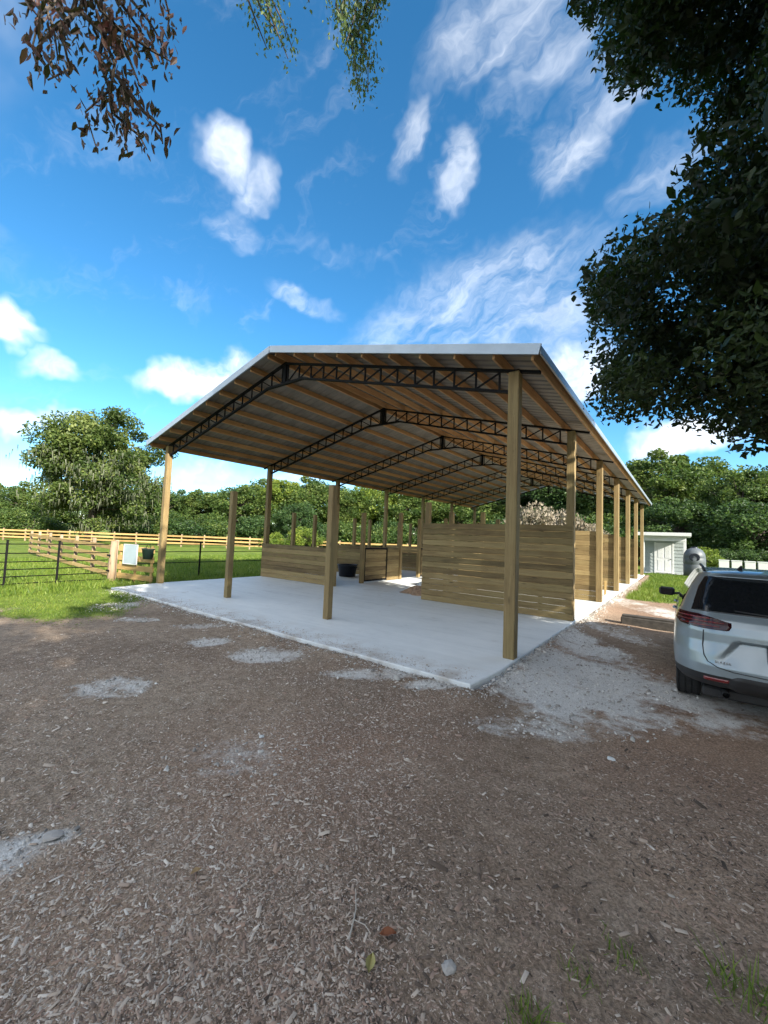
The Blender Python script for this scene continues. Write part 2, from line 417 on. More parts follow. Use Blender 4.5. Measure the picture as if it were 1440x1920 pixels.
M['brush'] = leaf_mat('dry_brush', [(0., (.10, .08, .055)), (.5, (.20, .165, .12)), (1., (.34, .30, .24))], .2)
M['grass'] = leaf_mat('grass_blade', [(0., (.06, .11, .014)), (.5, (.125, .195, .026)), (1., (.25, .285, .06))], .38)
M['bark'] = plain('bark', (.075, .060, .048), .95, 0, .4, 5, .8)

# ------------------------------------------------------------------ the barn's measures
XR, XL, XA, XB = -2.053, -13.02, -9.345, -5.792
Y0, BAY = 5.972, 3.874
YP = [Y0 + BAY * i for i in range(7)]
XM = (XR + XL) / 2
EAVE, YF, YB = 5.918, 5.526, YP[6] + .45
ZE, ZR = 4.402, 5.908
SL = (ZR - ZE) / EAVE
def zroof(x): return ZR - abs(x - XM) * SL
SLAB = [(-12.75, 4.55), (-2.03, 4.55), (-1.955, 5.3), (-1.955, YB + .1), (-13.14, YB + .1), (-13.14, 6.2)]

# ------------------------------------------------------------------ ground
def in_slab(x, y): return (x > -13.1) & (x < -1.96) & (y > 4.56) & (y < YB + .1)
def ground_z(x, y):
    x = np.asarray(x, float); y = np.asarray(y, float)
    z = -.11 + .05 * (fbm(x * .35 + 40, y * .35 + 40, 3) - .5) + .055 * (fbm(x * 1.9 + 90, y * 1.9 + 90, 9, 3) - .5) * np.clip(1.4 - np.hypot(x, y) / 14, .2, 1)
    z = z - .05 * np.exp(-(((x - .9) / 2.2) ** 2 + ((y - 7.5) / 4) ** 2))
    far = np.clip((np.hypot(x, y) - 26) / 60, 0, 1)
    z = z + far * .5 * (fbm(x * .03 + 20, y * .03 + 20, 5) - .5)
    e = np.maximum.reduce([-13.1 - x, x + 1.96, 4.56 - y, y - YB - .1, np.zeros_like(x)])
    z = z + np.exp(-(e / .28) ** 2) * (-.035 - z) * (.55 + .6 * fbm(x * 1.3 + 15, y * 1.3 + 25, 61, 3))
    return np.where(in_slab(x, y), -.14, np.minimum(z, -.012))
def axis(lo, hi, step, far0, far1):
    a = list(np.arange(lo, hi + 1e-6, step)); s = step
    while a[-1] < far1: s *= 1.22; a.append(a[-1] + s)
    s = step
    while a[0] > far0: s *= 1.22; a.insert(0, a[0] - s)
    return np.array(a)
gx, gy = axis(-15, 4.5, .085, -900, 900), axis(.2, 13, .085, -900, 900)
GX, GY = np.meshgrid(gx, gy)
yaw_r = np.array([RT[0], RT[1]]) / math.hypot(RT[0], RT[1]); yaw_f = np.array([-yaw_r[1], yaw_r[0]])
def patch(x, y, cx, cy, rw, rd):
    u = ((x - cx) * yaw_r[0] + (y - cy) * yaw_r[1]) / rw; v = ((x - cx) * yaw_f[0] + (y - cy) * yaw_f[1]) / rd
    return np.clip(1.3 - (u * u + v * v), 0, 1)
SANDS = [(-1.2, 6.0, 1.5, 1.5, 1.2), (-.15, 6.0, 1.4, .8, 1.05), (-1.5, 8.2, .6, 1.8, .95), (.6, 6.3, 1.0, .7, .7), (-4.98, 3.89, .62, .42, .95), (-6.15, 3.68, .36, .34, .85), (-5.16, 1.91, .48, .34, .8),
         (-3.2, 4.3, .8, .2, .75), (-2.4, 4.45, .5, .15, .8), (-2.91, 1.97, .5, .34, .5), (-2.91, .85, .16, .09, .8), (-2.95, .62, .2, .2, .7), (-1.16, 4.23, .7, .3, .55), (-10.32, 3.79, .5, .6, .85),
         (-1.3, 10.2, .5, 1.6, .6), (-.9, 14.5, .7, 2.6, .65), (-1.6, 19, .25, 6., .8), (-8.6, 3.6, .5, .25, .5), (-7.3, 4.1, .7, .2, .5), (-16.5, 3.2, 1.2, .5, .8), (-18.5, 2.2, .8, .4, .7)]
def sand_mask(x, y):
    s = np.zeros_like(x)
    for (cx, cy, rw, rd, a) in SANDS: s = np.maximum(s, a * patch(x, y, cx, cy, rw, rd))
    return np.clip(s * np.clip(-.12 + 2.1 * fbm(x * 2.6 + 50, y * 2.6 + 50, 21, 5), 0, 1.2), 0, 1)
def grass_mask(x, y):
    nz = (fbm(x * .7 + 70, y * .7 + 70, 33, 5) - .5) * 5.0
    g = np.clip((-x - 8.9 + nz + .35 * np.minimum(y - 2.6, 0) * 1.5) / 2.6, 0, 1) * np.clip((y + 3) / 3, 0, 1)
    side = np.clip((y - 16.2 + nz * .6 - .5 * np.clip(x, -2, 2)) / 1.2, 0, 1) * np.clip((x + 1.75 + .12 * nz) / .25, 0, 1)
    back = np.clip((y - YB - .6) / 1, 0, 1)
    left = np.clip((-x - 13.1) / .15, 0, 1) * np.clip((y - 4.8) / .6, 0, 1)
    far = np.clip((np.abs(x) - 14 + nz) / 2, 0, 1)
    return np.maximum.reduce([g, side, back, left, far])
gz = ground_z(GX, GY)
nx, ny = len(gx), len(gy)
idx = np.arange(nx * ny).reshape(ny, nx)
F = np.stack([idx[:-1, :-1], idx[:-1, 1:], idx[1:, 1:], idx[1:, :-1]], -1).ravel()
gm_, sm_ = grass_mask(GX, GY), sand_mask(GX, GY)
rd_ = np.clip((fbm(GX * .45 + 10, GY * .45 + 12, 77) - .26) * 2.6, 0, 1) * np.clip((GX + 6.5) / 2.5, .15, 1)
me = fast_mesh('ground', np.stack([GX, GY, gz], -1).reshape(-1, 3), F, 4,
               {'grass': ('POINT', gm_.ravel()), 'sand': ('POINT', sm_.ravel()), 'red': ('POINT', rd_.ravel())}, smooth=True)
struct(obj('ground', me, M['ground']))

# concrete slab
mb = MB(); n = len(SLAB)
bmv = [(x, y, z) for z in (-.3, -.012, 0.) for (x, y) in SLAB]
cxs, cys = sum(p[0] for p in SLAB) / n, sum(p[1] for p in SLAB) / n
bmv[2 * n:] = [(x + (.012 if x < cxs else -.012), y + (.012 if y < cys else -.012), 0.) for (x, y) in SLAB]
fs = [tuple(range(2 * n, 3 * n))]
for l in (0, 1):
    for i in range(n): fs.append((l * n + i, l * n + (i + 1) % n, (l + 1) * n + (i + 1) % n, (l + 1) * n + i))
mb.add(bmv, fs)
struct(obj('concrete_slab', mb.mesh('concrete_slab'), M['concrete']))

# ------------------------------------------------------------------ pole barn
barn = thing('pole_barn', 'long open pole barn of tall timber posts, black steel trusses and metal gable roof', 'barn', (XM, Y0, 0))
PW = .165
def post_mesh(name, h, w=PW):
    mb = MB(); mb.box((-w / 2, -w / 2, 0), (w / 2, w / 2, h), .008); return mb.mesh(name)
tall = post_mesh('post', 4.285); short = post_mesh('stall_post', 2.72, .138); door = post_mesh('door_post', 2.55, .135)
tall.materials.append(M['post']); short.materials.append(M['post']); door.materials.append(M['post'])
def bobj(name, me, mat, loc, rot=None, parent=None):
    """part of the barn, placed in world coordinates"""
    p = parent or barn
    o = link(bpy.data.objects.new(name, me))
    if not me.materials: me.materials.append(mat)
    o.parent = p
    base = Vector(barn.location) if p is barn else Vector(barn.location) + Vector(p.location)
    o.location = Vector(loc) - base
    if rot: o.rotation_euler = rot
    return o
for y in YP:
    for x in (XR, XL):
        bobj('post', tall, None, (x, y, 0), (0, 0, random.choice((0, 1, 2, 3)) * math.pi / 2))
for i in range(7):
    for x in (XA, XB):
        bobj('stall_post', short, None, (x, YP[i], 0), (random.uniform(-.004, .004), random.uniform(-.004, .004), random.choice((0, 1, 2, 3)) * math.pi / 2))
for i in range(1, 6):
    bobj('stall_post', door, None, (XA, YP[i] + 1.45, 0)); bobj('stall_post', door, None, (XB, YP[i] + 1.45, 0))
    bobj('stall_post', door, None, (XL - .02, YP[i] + 1.35, 0)); bobj('stall_post', door, None, (XL - .02, YP[i] + 2.55, 0))

# trusses (plane XZ, local origin on the barn's centre line)
TOPD = .175          # roof plane down to the top of the top chord
def ztop(u): return ZR - abs(u) * SL - TOPD
HALF = (XR - XL) / 2
def chord_part(u0, u1, off, w=.07, h=.055):
    mb = MB(); mb.bar((u0, 0, ztop(u0) - off), (u1, 0, ztop(u1) - off), w, h, (0, 1, 0)); return mb
DEP = .36
def flat(u): return min(ztop(u) - DEP, ztop(.62) - DEP)
parts = []
for s in (-1, 1):
    mb = MB(); mb.bar((0, 0, ztop(0) - .03), (s * (HALF + .37), 0, ztop(HALF + .37) - .03), .042, .07, (0, 1, 0)); parts.append(('top_chord', mb.mesh('top_chord')))
    mb = MB(); mb.bar((s * .62, 0, flat(.62)), (s * (HALF - .09), 0, ztop(HALF - .09) - DEP), .040, .07, (0, 1, 0)); parts.append(('bottom_chord', mb.mesh('bottom_chord')))
    us = np.linspace(.10, HALF - .25, 14)
    for k, u in enumerate(us):
        mb = MB(); mb.bar((s * u, 0, ztop(u) - .06), (s * u, 0, flat(u) + .02), .028, .028, (0, 1, 0)); parts.append(('web_bar', mb.mesh('web_bar')))
        if k < len(us) - 1:
            u2 = us[k + 1]
            mb = MB(); mb.bar((s * u2, .004, ztop(u2) - .06), (s * u, .004, flat(u) + .02), .024, .024, (0, 1, 0)); parts.append(('web_bar', mb.mesh('web_bar')))
mb = MB(); mb.bar((-.62, 0, flat(0)), (.62, 0, flat(0)), .05, .07, (0, 1, 0)); parts.append(('bottom_chord', mb.mesh('bottom_chord')))
mb = MB(); mb.box((-.05, -.035, flat(0)), (.05, .035, ztop(0)), .006)
for s in (-1, 1): mb.box((s * HALF - .085, -.09, 4.285), (s * HALF + .085, .09, 4.30), 0)
gusset = mb.mesh('truss')
for pm in parts: pm[1].materials.append(M['steel'])
for y in YP:
    tr = bobj('truss', gusset, M['steel'], (XM, y, 0))
    for nme, me in parts:
        o = link(bpy.data.objects.new(nme, me)); o.parent = tr

# purlins: 2x6 on edge, one piece to a bay
TH = math.atan(SL)
rows = [(.16 + k * .645) for k in range(9)] + [EAVE - .03]
edges = [YF + .03] + [y for y in YP[1:6]] + [YB - .03]
pur = {}
for k in range(6):
    L = edges[k + 1] - edges[k] - .006
    if round(L, 2) not in pur:
        mb = MB(); mb.box((-L / 2, -.019, -.14), (L / 2, .019, 0), .002); pur[round(L, 2)] = mb.mesh('purlin')
    me = pur[round(L, 2)]
    for s in (-1, 1):
        for u in rows:
            bobj('purlin', me, M['purlin'], (XM + s * u, (edges[k] + edges[k + 1]) / 2, ZR - u * SL - .032))
# the purlins turn with the roof: local X runs along the barn
for o in [o for o in barn.children if o.name.startswith('purlin')]:
    s = 1 if o.location.x > 0 else -1
    ex = Vector((0, 1, 0)); ez = Vector((s * math.sin(TH), 0, math.cos(TH))); ey = ez.cross(ex)
    o.rotation_euler = Matrix((ex, ey, ez)).transposed().to_euler()

# roof: ridge cap with ribbed sheets under it
mb = MB()
for s in (-1, 1):
    e = .22
    vs = [(XM, YF - .02, ZR + .035), (XM, YB + .02, ZR + .035), (XM + s * e, YB + .02, ZR + .035 - e * SL), (XM + s * e, YF - .02, ZR + .035 - e * SL)]
    vs += [(x, y, z - .006) for (x, y, z) in vs]
    mb.add([(x - XM, y - Y0, z) for (x, y, z) in vs], [(0, 1, 2, 3), (7, 6, 5, 4), (0, 4, 5, 1), (1, 5, 6, 2), (2, 6, 7, 3), (3, 7, 4, 0)])
roof = obj('roof', mb.mesh('roof'), M['galv'], barn)
NS = 27; SW = (YB - YF) / NS
prof = []
for k in range(4):
    a = k / 4 * SW
    prof += [(a, 0), (a + .03, .02), (a + .06, .02), (a + .09, 0), (a + .15, 0)]
prof.append((SW, 0))
def sheet_mesh(s):
    mb = MB(); vs = []
    for d in (0., .004):
        for u in (.005, EAVE + .04):
            for (a, h) in prof: vs.append((s * u, a, -u * SL - .022 + h + d))
    n = len(prof); fs = []
    for i in range(n - 1):
        fs.append((i, i + 1, n + i + 1, n + i)); fs.append((2 * n + i, 3 * n + i, 3 * n + i + 1, 2 * n + i + 1))
        fs.append((n + i, n + i + 1, 3 * n + i + 1, 3 * n + i))
    mb.add(vs, fs); return mb.mesh('roof_sheet')
for s in (-1, 1):
    me = sheet_mesh(s); me.materials.append(M['sheet'])
    for k in range(NS):
        o = link(bpy.data.objects.new('roof_sheet', me)); o.parent = roof; o.location = (0, YF - Y0 + k * SW, ZR + (k % 2) * .0015)
# rake and eave trims
for yy, nm in ((YF - .03, 1), (YB + .03, -1)):
    for s in (-1, 1):
        mb = MB(); mb.bar((0, yy - Y0, ZR - .045), (s * (EAVE + .06), yy - Y0, ZR - .045 - (EAVE + .06) * SL), .15, .03, (0, 1, 0))
        obj('rake_trim', mb.mesh('rake_trim'), M['galv'], barn)
for s in (-1, 1):
    u = EAVE + .055
    mb = MB(); mb.box((s * u - .012, YF - Y0, ZR - u * SL - .10), (s * u + .012, YB - Y0, ZR - u * SL + .02), 0); obj('eave_trim', mb.mesh('eave_trim'), M['galv'], barn)

# stall walls
board_cache = {}
def board_mesh(L, axis, h):
    key = (round(L, 3), axis, round(h, 3))
    if key not in board_cache:
        mb = MB()
        if axis == 'X': mb.box((-L / 2, -.019, 0), (L / 2, .019, h - .005), .009)
        else: mb.box((-.019, -L / 2, 0), (.019, L / 2, h - .005), .009)
        me = mb.mesh('board'); me.materials.append(M['board'] if axis == 'X' else M['board_y']); board_cache[key] = me
    return board_cache[key]
def stall_wall(x0, x1, y0, y1, h, nb, name='stall_wall', z0=.01):
    ax = 'X' if abs(x1 - x0) > abs(y1 - y0) else 'Y'
    L = abs(x1 - x0) if ax == 'X' else abs(y1 - y0)
    cx, cy = (x0 + x1) / 2, (y0 + y1) / 2
    mb = MB()                      # two battens behind the boards
    for q in (-.32, .32):
        if ax == 'X': mb.box((q * L - .045, .021, .02), (q * L + .045, .058, h - .02), .003)
        else: mb.box((-.058, q * L - .045, .02), (-.021, q * L + .045, h - .02), .003)
    w = bobj(name, mb.mesh(name), M['board'], (cx, cy, z0))
    bh = h / nb
    me = board_mesh(L, ax, bh)
    for k in range(nb):
        o = link(bpy.data.objects.new('board', me)); o.parent = w
        j = random.uniform(-.003, .003)
        o.location = (random.uniform(-.004, .004), j, k * bh) if ax == 'X' else (j, random.uniform(-.004, .004), k * bh)
        if random.random() < .5: o.rotation_euler = (0, 0, math.pi)
    return w
hp = PW / 2
stall_wall(XB - hp, XR + hp - .01, YP[1] - hp - .022, YP[1] - hp - .022, 2.12, 14)
for i in (2, 3, 4, 5): stall_wall(XB + hp, XR - hp, YP[i], YP[i], 2.12, 14)
stall_wall(XL - hp, XA + hp, YP[1] - hp - .022, YP[1] - hp - .022, 1.256, 8)
for i in (2, 3, 4, 5): stall_wall(XL + hp, XA - hp, YP[i], YP[i], 1.256, 8)
for i in range(1, 6):
    stall_wall(XB, XB, YP[i] + 2.0, YP[i + 1] - hp, 1.256, 8)
    if i > 1: stall_wall(XA, XA, YP[i] + 2.9, YP[i + 1] - hp, 1.256, 8)
stall_wall(XA, XA, YP[1] + 2.98, YP[2] - hp, 1.256, 8)
for i in (3, 4, 5): stall_wall(XL, XL, YP[i] + hp, YP[i] + 1.2, 1.256, 8)
# steel framed stall gate
def gate(y0, y1, h):
    mb = MB(); w = .055
    mb.box((-.03, y0, 0), (.03, y0 + w, h), .004); mb.box((-.03, y1 - w, 0), (.03, y1, h), .004)
    mb.box((-.029, y0 + w, 0), (.029, y1 - w, w), .004); mb.box((-.029, y0 + w, h - w), (.029, y1 - w, h), .004)
    cy = (y0 + y1) / 2
    mb.v = [(x, y - cy, z) for (x, y, z) in mb.v]
    g = bobj('stall_gate', mb.mesh('stall_gate'), M['steel'], (XA + .02, cy, .05))
    L = y1 - y0 - 2 * w - .006; bh = (h - 2 * w) / 7
    me = board_mesh(L, 'Y', bh)
    for k in range(7):
        o = link(bpy.data.objects.new('board', me)); o.parent = g; o.location = (0, 0, w + k * bh)
    mb = MB(); mb.tube([(.035, L / 2 - .1, h * .62), (.07, L / 2 - .1, h * .62), (.07, L / 2 + .06, h * .62)], .012, 6)
    o = link(bpy.data.objects.new('latch', mb.mesh('latch'))); o.data.materials.append(M['steel']); o.parent = g
for i in range(1, 6): gate(YP[i] + 1.53, YP[i] + 2.93, 1.22)

# things lying in and round the stalls
def stake(x, y, h, w, mat, label):
    o = thing('ground_stake', label, 'stake', (x, y, 0), 'stakes standing along the open side of the barn')
    mb = MB()
    if mat == 'white':
        mb.lathe([(.001, h), (w, h), (w, 0)], 12); obj('pipe', mb.mesh('pipe', True), M['white'], o)
    else:
        mb.box((-w, -w, 0), (w, w, h), .004); obj('stick', mb.mesh('stick'), M['fence_wood'], o)
    mb = MB(); mb.lathe([(w * 1.5, 0), (w * 1.45, .03), (w * 1.02, .04)], 10); obj('collar', mb.mesh('collar'), M['white'], o)
stake(-2.75, 14.2, .62, .035, 'wood', 'greenish wooden stake nearest the dark board wall, left of the white pipe')
stake(-2.42, 13.95, .17, .032, 'white', 'short white pipe stub poking out of the slab')
stake(-2.15, 15.6, .50, .03, 'wood', 'pale thin stake between the third and fourth right-hand posts')
# dirt heap with rubbish
def heap(name, label, cat, loc, r, h, mat, seed):
    mb = MB(); nr, ns = 8, 22; vs = [(0, 0, h)]; rr = np.random.default_rng(seed)
    for i in range(1, nr + 1):
        for k in range(ns):
            t = 2 * math.pi * k / ns; q = i / nr
            lob = 1 + .22 * math.sin(2 * t + seed) + .14 * math.sin(5 * t + 2)
            vs.append((r * q * lob * math.cos(t), r * q * lob * math.sin(t), max(0, h * (math.cos(q * math.pi / 2) ** 1.2) + (rr.random() - .5) * .12 * h * (q < .95))))
    fs = [(0, 1 + k, 1 + (k + 1) % ns) for k in range(ns)]
    for i in range(nr - 1):
        for k in range(ns):
            a, b = 1 + i * ns + k, 1 + i * ns + (k + 1) % ns; fs.append((a, a + ns, b + ns, b))
    mb.add(vs, fs); o = obj(name, mb.mesh(name), mat, None, loc); return tag(o, label, cat)
M['dirt'] = plain('dirt_clods', (.30, .20, .13), .95, 0, .35, 14, .8)
heap('dirt_heap', 'small heap of brown dirt on the slab beside the tall board wall', 'dirt heap', (-6.55, 10.75, .0), .55, .24, M['dirt'], 2)
mb = MB(); mb.box((-.16, -.10, 0), (.16, .10, .10), .035); mb.box((-.12, -.07, .085), (.13, .08, .14), .03)
tag(obj('white_bag', mb.mesh('white_bag'), M['white'], None, (-6.5, 10.85, .2), (.2, .1, .6)), 'crumpled white bag lying on the dirt heap', 'bag')
# dark blue trough in the first left stall
tr = thing('feed_trough', 'dark navy trough in the shade of the first left stall', 'trough', (-11.2, 12.6, 0)); tr.scale = (.8, .8, .85)
mb = MB(); mb.lathe([(.001, .02), (.42, .02), (.50, .55), (.54, .56), (.54, .59), (.47, .59), (.40, .08), (.001, .08)], 20); obj('tub', mb.mesh('tub', True), M['navy'], tr)
mb = MB(); mb.tube([(.5, -.1, .5), (.6, -.1, .46), (.6, .1, .46), (.5, .1, .5)], .014, 6); obj('handle', mb.mesh('handle'), M['steel'], tr)

# dark timber on the ground by the car
def timber():
    x0, y0, z0 = -1.2, 11.2, float(ground_z(-.5, 11.3))
    o = thing('timber_sleeper', 'dark weathered timber sleeper lying on the dirt before the parked car', 'timber', (x0, y0, z0 - .02))
    mb = MB(); mb.box((0, -.12, 0), (2.4, .12, .22), .02)
    ob = obj('beam', mb.mesh('beam'), M['darkwood'], o)
    mb = MB(); mb.box((.02, -.10, .222), (2.3, .10, .262), .01); obj('plank', mb.mesh('plank'), M['darkwood'], o)
timber()

# ------------------------------------------------------------------ fences on the left
FX = -15.0
def gz1(x, y): return float(ground_z(np.array([x]), np.array([y]))[0])
def steel_fence(y0, y1, posts, rails, label, h=1.27):
    zb = gz1(FX, (y0 + y1) / 2)
    o = thing('steel_fence', label, 'fence', (FX, y0, zb))
    for z in rails:
        mb = MB(); mb.tube([(0, 0, z), (0, (y1 - y0) / 2, z - .006), (0, y1 - y0, z)], .014, 7); obj('rail', mb.mesh('rail', True), M['steel'], o)
    for y in posts:
        mb = MB(); mb.box((-.024, -.024, -.15), (.024, .024, h + .03), .003); mb.box((-.033, -.033, h + .03), (.033, .033, h + .045), .003)
        obj('upright', mb.mesh('upright'), M['steel'], o, (0, y - y0, 0))
steel_fence(-3.2, 5.2, (-2.0, .4, 1.55, 2.74, 3.9), (.10, .30, .50, .71, .95, 1.21), 'black pipe rail fence on the lawn at the left edge')
steel_fence(5.62, 30, (8.3, 11.2, 14.1, 17, 20), (.55, .95, 1.21), 'black pipe rail fence running behind the leftmost barn posts')

def board_fence(name, label, p, q, nbay, zs, bw, group=None, mat='fence_wood', hpost=1.35, kick=0.):
    p, q = Vector((p[0], p[1], 0)), Vector((q[0], q[1], 0)); d = (q - p); L = d.length; rz = math.atan2(d.y, d.x)
    o = thing(name, label, 'fence', (p.x, p.y, gz1(p.x, p.y)), group, rz)
    step = L / nbay
    mb = MB(); mb.box((-step / 2, -.018, 0), (step / 2, .018, bw), .003); me = mb.mesh('board')
    mb = MB(); mb.box((-.055, -.055, -.2), (.055, .055, hpost), .006); mp = mb.mesh('fence_post')
    z0 = o.location.z
    for k in range(nbay + 1):
        w = p + d * (k / nbay)
        obj('fence_post', mp, M['weathered'], o, (k * step, .075, gz1(w.x, w.y) - z0), (random.uniform(-.02, .02), random.uniform(-.02, .02), 0))
    for k in range(nbay):
        w = p + d * ((k + .5) / nbay)
        for z in zs:
            obj('board', me, M[mat], o, ((k + .5) * step, random.uniform(-.004, .004), gz1(w.x, w.y) - z0 + z + random.uniform(-.012, .012)), (0, random.uniform(-.006, .006), 0))
    return o
board_fence('board_fence', 'four-board pine paddock fence running left from the rough gatepost', (-31, 6.6), (-15.35, 5.45), 6, (.12, .42, .72, 1.04), .14)
board_fence('board_fence', 'long pale board fence across the far side of the paddock', (-58, 8.5), (-31, 27), 14, (.28, .62, .96), .16, hpost=1.25)
board_fence('board_fence', 'far board fence section seen between the left barn posts', (-31, 27), (-16, 36.5), 8, (.28, .62, .96), .16, hpost=1.25)
# rough gatepost and the short wooden gate beside the barn
gp = thing('gate_post', 'thick rough timber gatepost where steel and board fences meet', 'post', (-15.2, 5.4, gz1(-15.2, 5.4)))
mb = MB(); mb.tube([(0, 0, -.2), (.02, 0, .4), (.0, .01, .9), (.03, .02, 1.32)], [.12, .115, .11, .10], 10); obj('trunk', mb.mesh('trunk', True), M['weathered'], gp)
mb = MB(); mb.box((-.125, -.13, .82), (.125, -.108, .88), .004); mb.box((-.125, -.13, .32), (.125, -.108, .38), .004); obj('hinge', mb.mesh('hinge'), M['steel'], gp)
wg = thing('wooden_gate', 'short yellow pine gate between rough gatepost and leftmost barn post', 'gate', (-15.0, 5.5, gz1(-14, 5.5)), rz=math.atan2(.35, 1.75))
for z in (.14, .42, .72, 1.02):
    mb = MB(); mb.box((0, -.02, z), (1.78, .02, z + .17), .004); obj('board', mb.mesh('board'), M['fence_wood'], wg)
for x in (.06, .85, 1.64):
    mb = MB(); mb.box((x - .05, .022, .08), (x + .05, .05, 1.24), .004); obj('upright', mb.mesh('upright'), M['fence_wood'], wg)
sg = thing('notice_board', 'blank white rectangular sign hung on the short pine gate', 'sign', (-14.25, 5.58, .52), rz=math.atan2(.35, 1.75))
mb = MB(); mb.box((-.33, -.035, 0), (.33, -.015, .60), .004); obj('panel', mb.mesh('panel'), plain('sign_face', (.30, .37, .41), .4, 0, .06, 3), sg)
for (a, b) in (((-.35, -.04, -.02), (-.325, -.012, .62)), ((.325, -.04, -.02), (.35, -.012, .62)), ((-.325, -.041, .60), (.325, -.013, .622)), ((-.325, -.041, -.02), (.325, -.013, .002))):
    mb = MB(); mb.box(a, b, .002); obj('frame', mb.mesh('frame'), M['white'], sg)
bk = thing('hanging_tub', 'dark green tub hung between the sign and the leftmost barn post', 'bucket', (-13.38, 5.72, .72))
mb = MB(); mb.lathe([(.001, 0), (.13, .0), (.18, .3), (.20, .31), (.19, .33), (.165, .31), (.12, .03), (.001, .03)], 18); obj('tub', mb.mesh('tub', True), plain('green_plastic', (.012, .03, .025), .5), bk)
mb = MB(); mb.tube([(-.18, 0, .3), (-.1, 0, .43), (0, 0, .46), (.1, 0, .43), (.18, 0, .3)], .008, 6); obj('handle', mb.mesh('handle'), M['steel'], bk)

# ------------------------------------------------------------------ things beyond the barn on the right
def shed():
    c = at(1245, 1040, Y=35.0); x, y = float(c[0]), 35.0; zg = gz1(x, y)
    o = thing('garden_shed', 'small pale flat-roofed shed with a white door beyond the barn', 'shed', (x, y, zg))
    W, H, Dp = 1.22, 2.62, 3.0
    mb = MB()
    for k in range(11):                                     # lap siding beside the door
        z = k * .24
        for (a, bx) in ((-W, -.52), (.52, W)):
            mb.add([(a, -.03, z), (bx, -.03, z), (bx, 0, z + .24), (a, 0, z + .24)], [(0, 1, 2, 3)]); mb.add([(a, 0, z), (bx, 0, z), (bx, -.03, z), (a, -.03, z)], [(0, 1, 2, 3)])
    mb.box((-W, .002, 0), (W, Dp, H), 0); obj('wall', mb.mesh('wall'), M['mint'], o)
    mb = MB(); mb.box((-.46, -.035, .06), (.46, .0, 2.16), .006); dr = obj('door', mb.mesh('door'), M['white'], o)
    for (za, zb) in ((.2, .95), (1.1, 2.0)):
        for (xa, xb) in ((-.36, -.05), (.05, .36)):
            mb = MB(); mb.box((xa, -.05, za), (xb, -.036, zb), .006); obj('door_panel', mb.mesh('door_panel'), M['white'], dr)
    mb = MB(); mb.tube([(.39, -.04, 1.02), (.39, -.10, 1.02)], .03, 8); obj('knob', mb.mesh('knob', True), M['steel'], dr)
    for s in (-1, 1):
        mb = MB(); mb.box((s * .52 - .05, -.05, .02), (s * .52 + .05, -.002, 2.2), .004); obj('door_frame', mb.mesh('door_frame'), M['white'], o)
        mb = MB(); mb.box((s * (W - .03) - .08, -.85, .0), (s * (W - .03) + .08, -.69, H), .006); obj('porch_post', mb.mesh('porch_post'), M['white'], o)
    mb = MB(); mb.box((-W - .32, -1.15, H + .03), (W + .32, Dp + .3, H + .26), .01); obj('roof', mb.mesh('roof'), M['white'], o)
    mb = MB(); mb.box((-W - .02, -.86, H - .32), (W + .02, -.68, H + .02), .008); obj('beam', mb.mesh('beam'), M['white'], o)
    mb = MB(); mb.box((-W - .1, -1.1, -.1), (W + .1, .0, .04), .01); obj('step', mb.mesh('step'), M['concrete'], o)
shed()
c = at(1302, 1042, Y=33.0); zg = gz1(c[0], 33)
tk = thing('water_tank', 'round blue-grey tank with dark lid markings beside the pale shed', 'tank', (float(c[0]), 33, zg)); tk.scale = (.82, .82, .95)
mb = MB(); mb.lathe([(.001, 2.0), (.25, 1.97), (.5, 1.85), (.66, 1.62), (.72, 1.35), (.70, 1.32), (.72, 1.28), (.72, .9), (.70, .87), (.72, .83), (.72, .4), (.70, .05), (.60, 0)], 28); obj('shell', mb.mesh('shell', True), plain('tank_grey', (.085, .10, .115), .5), tk)
mb = MB(); mb.lathe([(.001, 2.06), (.2, 2.05), (.24, 2.0), (.24, 1.95)], 16); obj('lid', mb.mesh('lid', True), M['navy'], tk)
mb = MB(); mb.lathe([(.001, 0), (.30, .01), (.34, .0), (.34, -.06)], 20); mb.v = [(x, -.70 - z, 1.35 + y * .8) for (x, y, z) in mb.v]; obj('gauge_plate', mb.mesh('gauge_plate'), M['navy'], tk)
for k, (x, yv) in enumerate([(1357, 1050), (1381, 1051), (1406, 1052), (1431, 1053)]):
    c = at(x, yv, Y=37.5); zg = gz1(c[0], 37.5)
    o = thing('white_box', ['white box on a stand nearest the shed, before the hedge', 'second white box from the shed before the hedge', 'third white box from the shed before the hedge', 'white box on a stand farthest right before the hedge'][k], 'box', (float(c[0]), 37.5, zg), 'white boxes in a row before the hedge')
    mb = MB(); mb.box((-.27, -.2, .52), (.27, .2, 1.08), .01); obj('box', mb.mesh('box'), M['white'], o)
    mb = MB(); mb.box((-.29, -.22, 1.082), (.29, .22, 1.14), .01); obj('lid', mb.mesh('lid'), M['white'], o)
    mb = MB()
    for sx in (-1, 1):
        for sy in (-1, 1): mb.box((sx * .22 - .03, sy * .15 - .03, 0), (sx * .22 + .03, sy * .15 + .03, .518), 0)
    obj('stand', mb.mesh('stand'), M['weathered'], o)

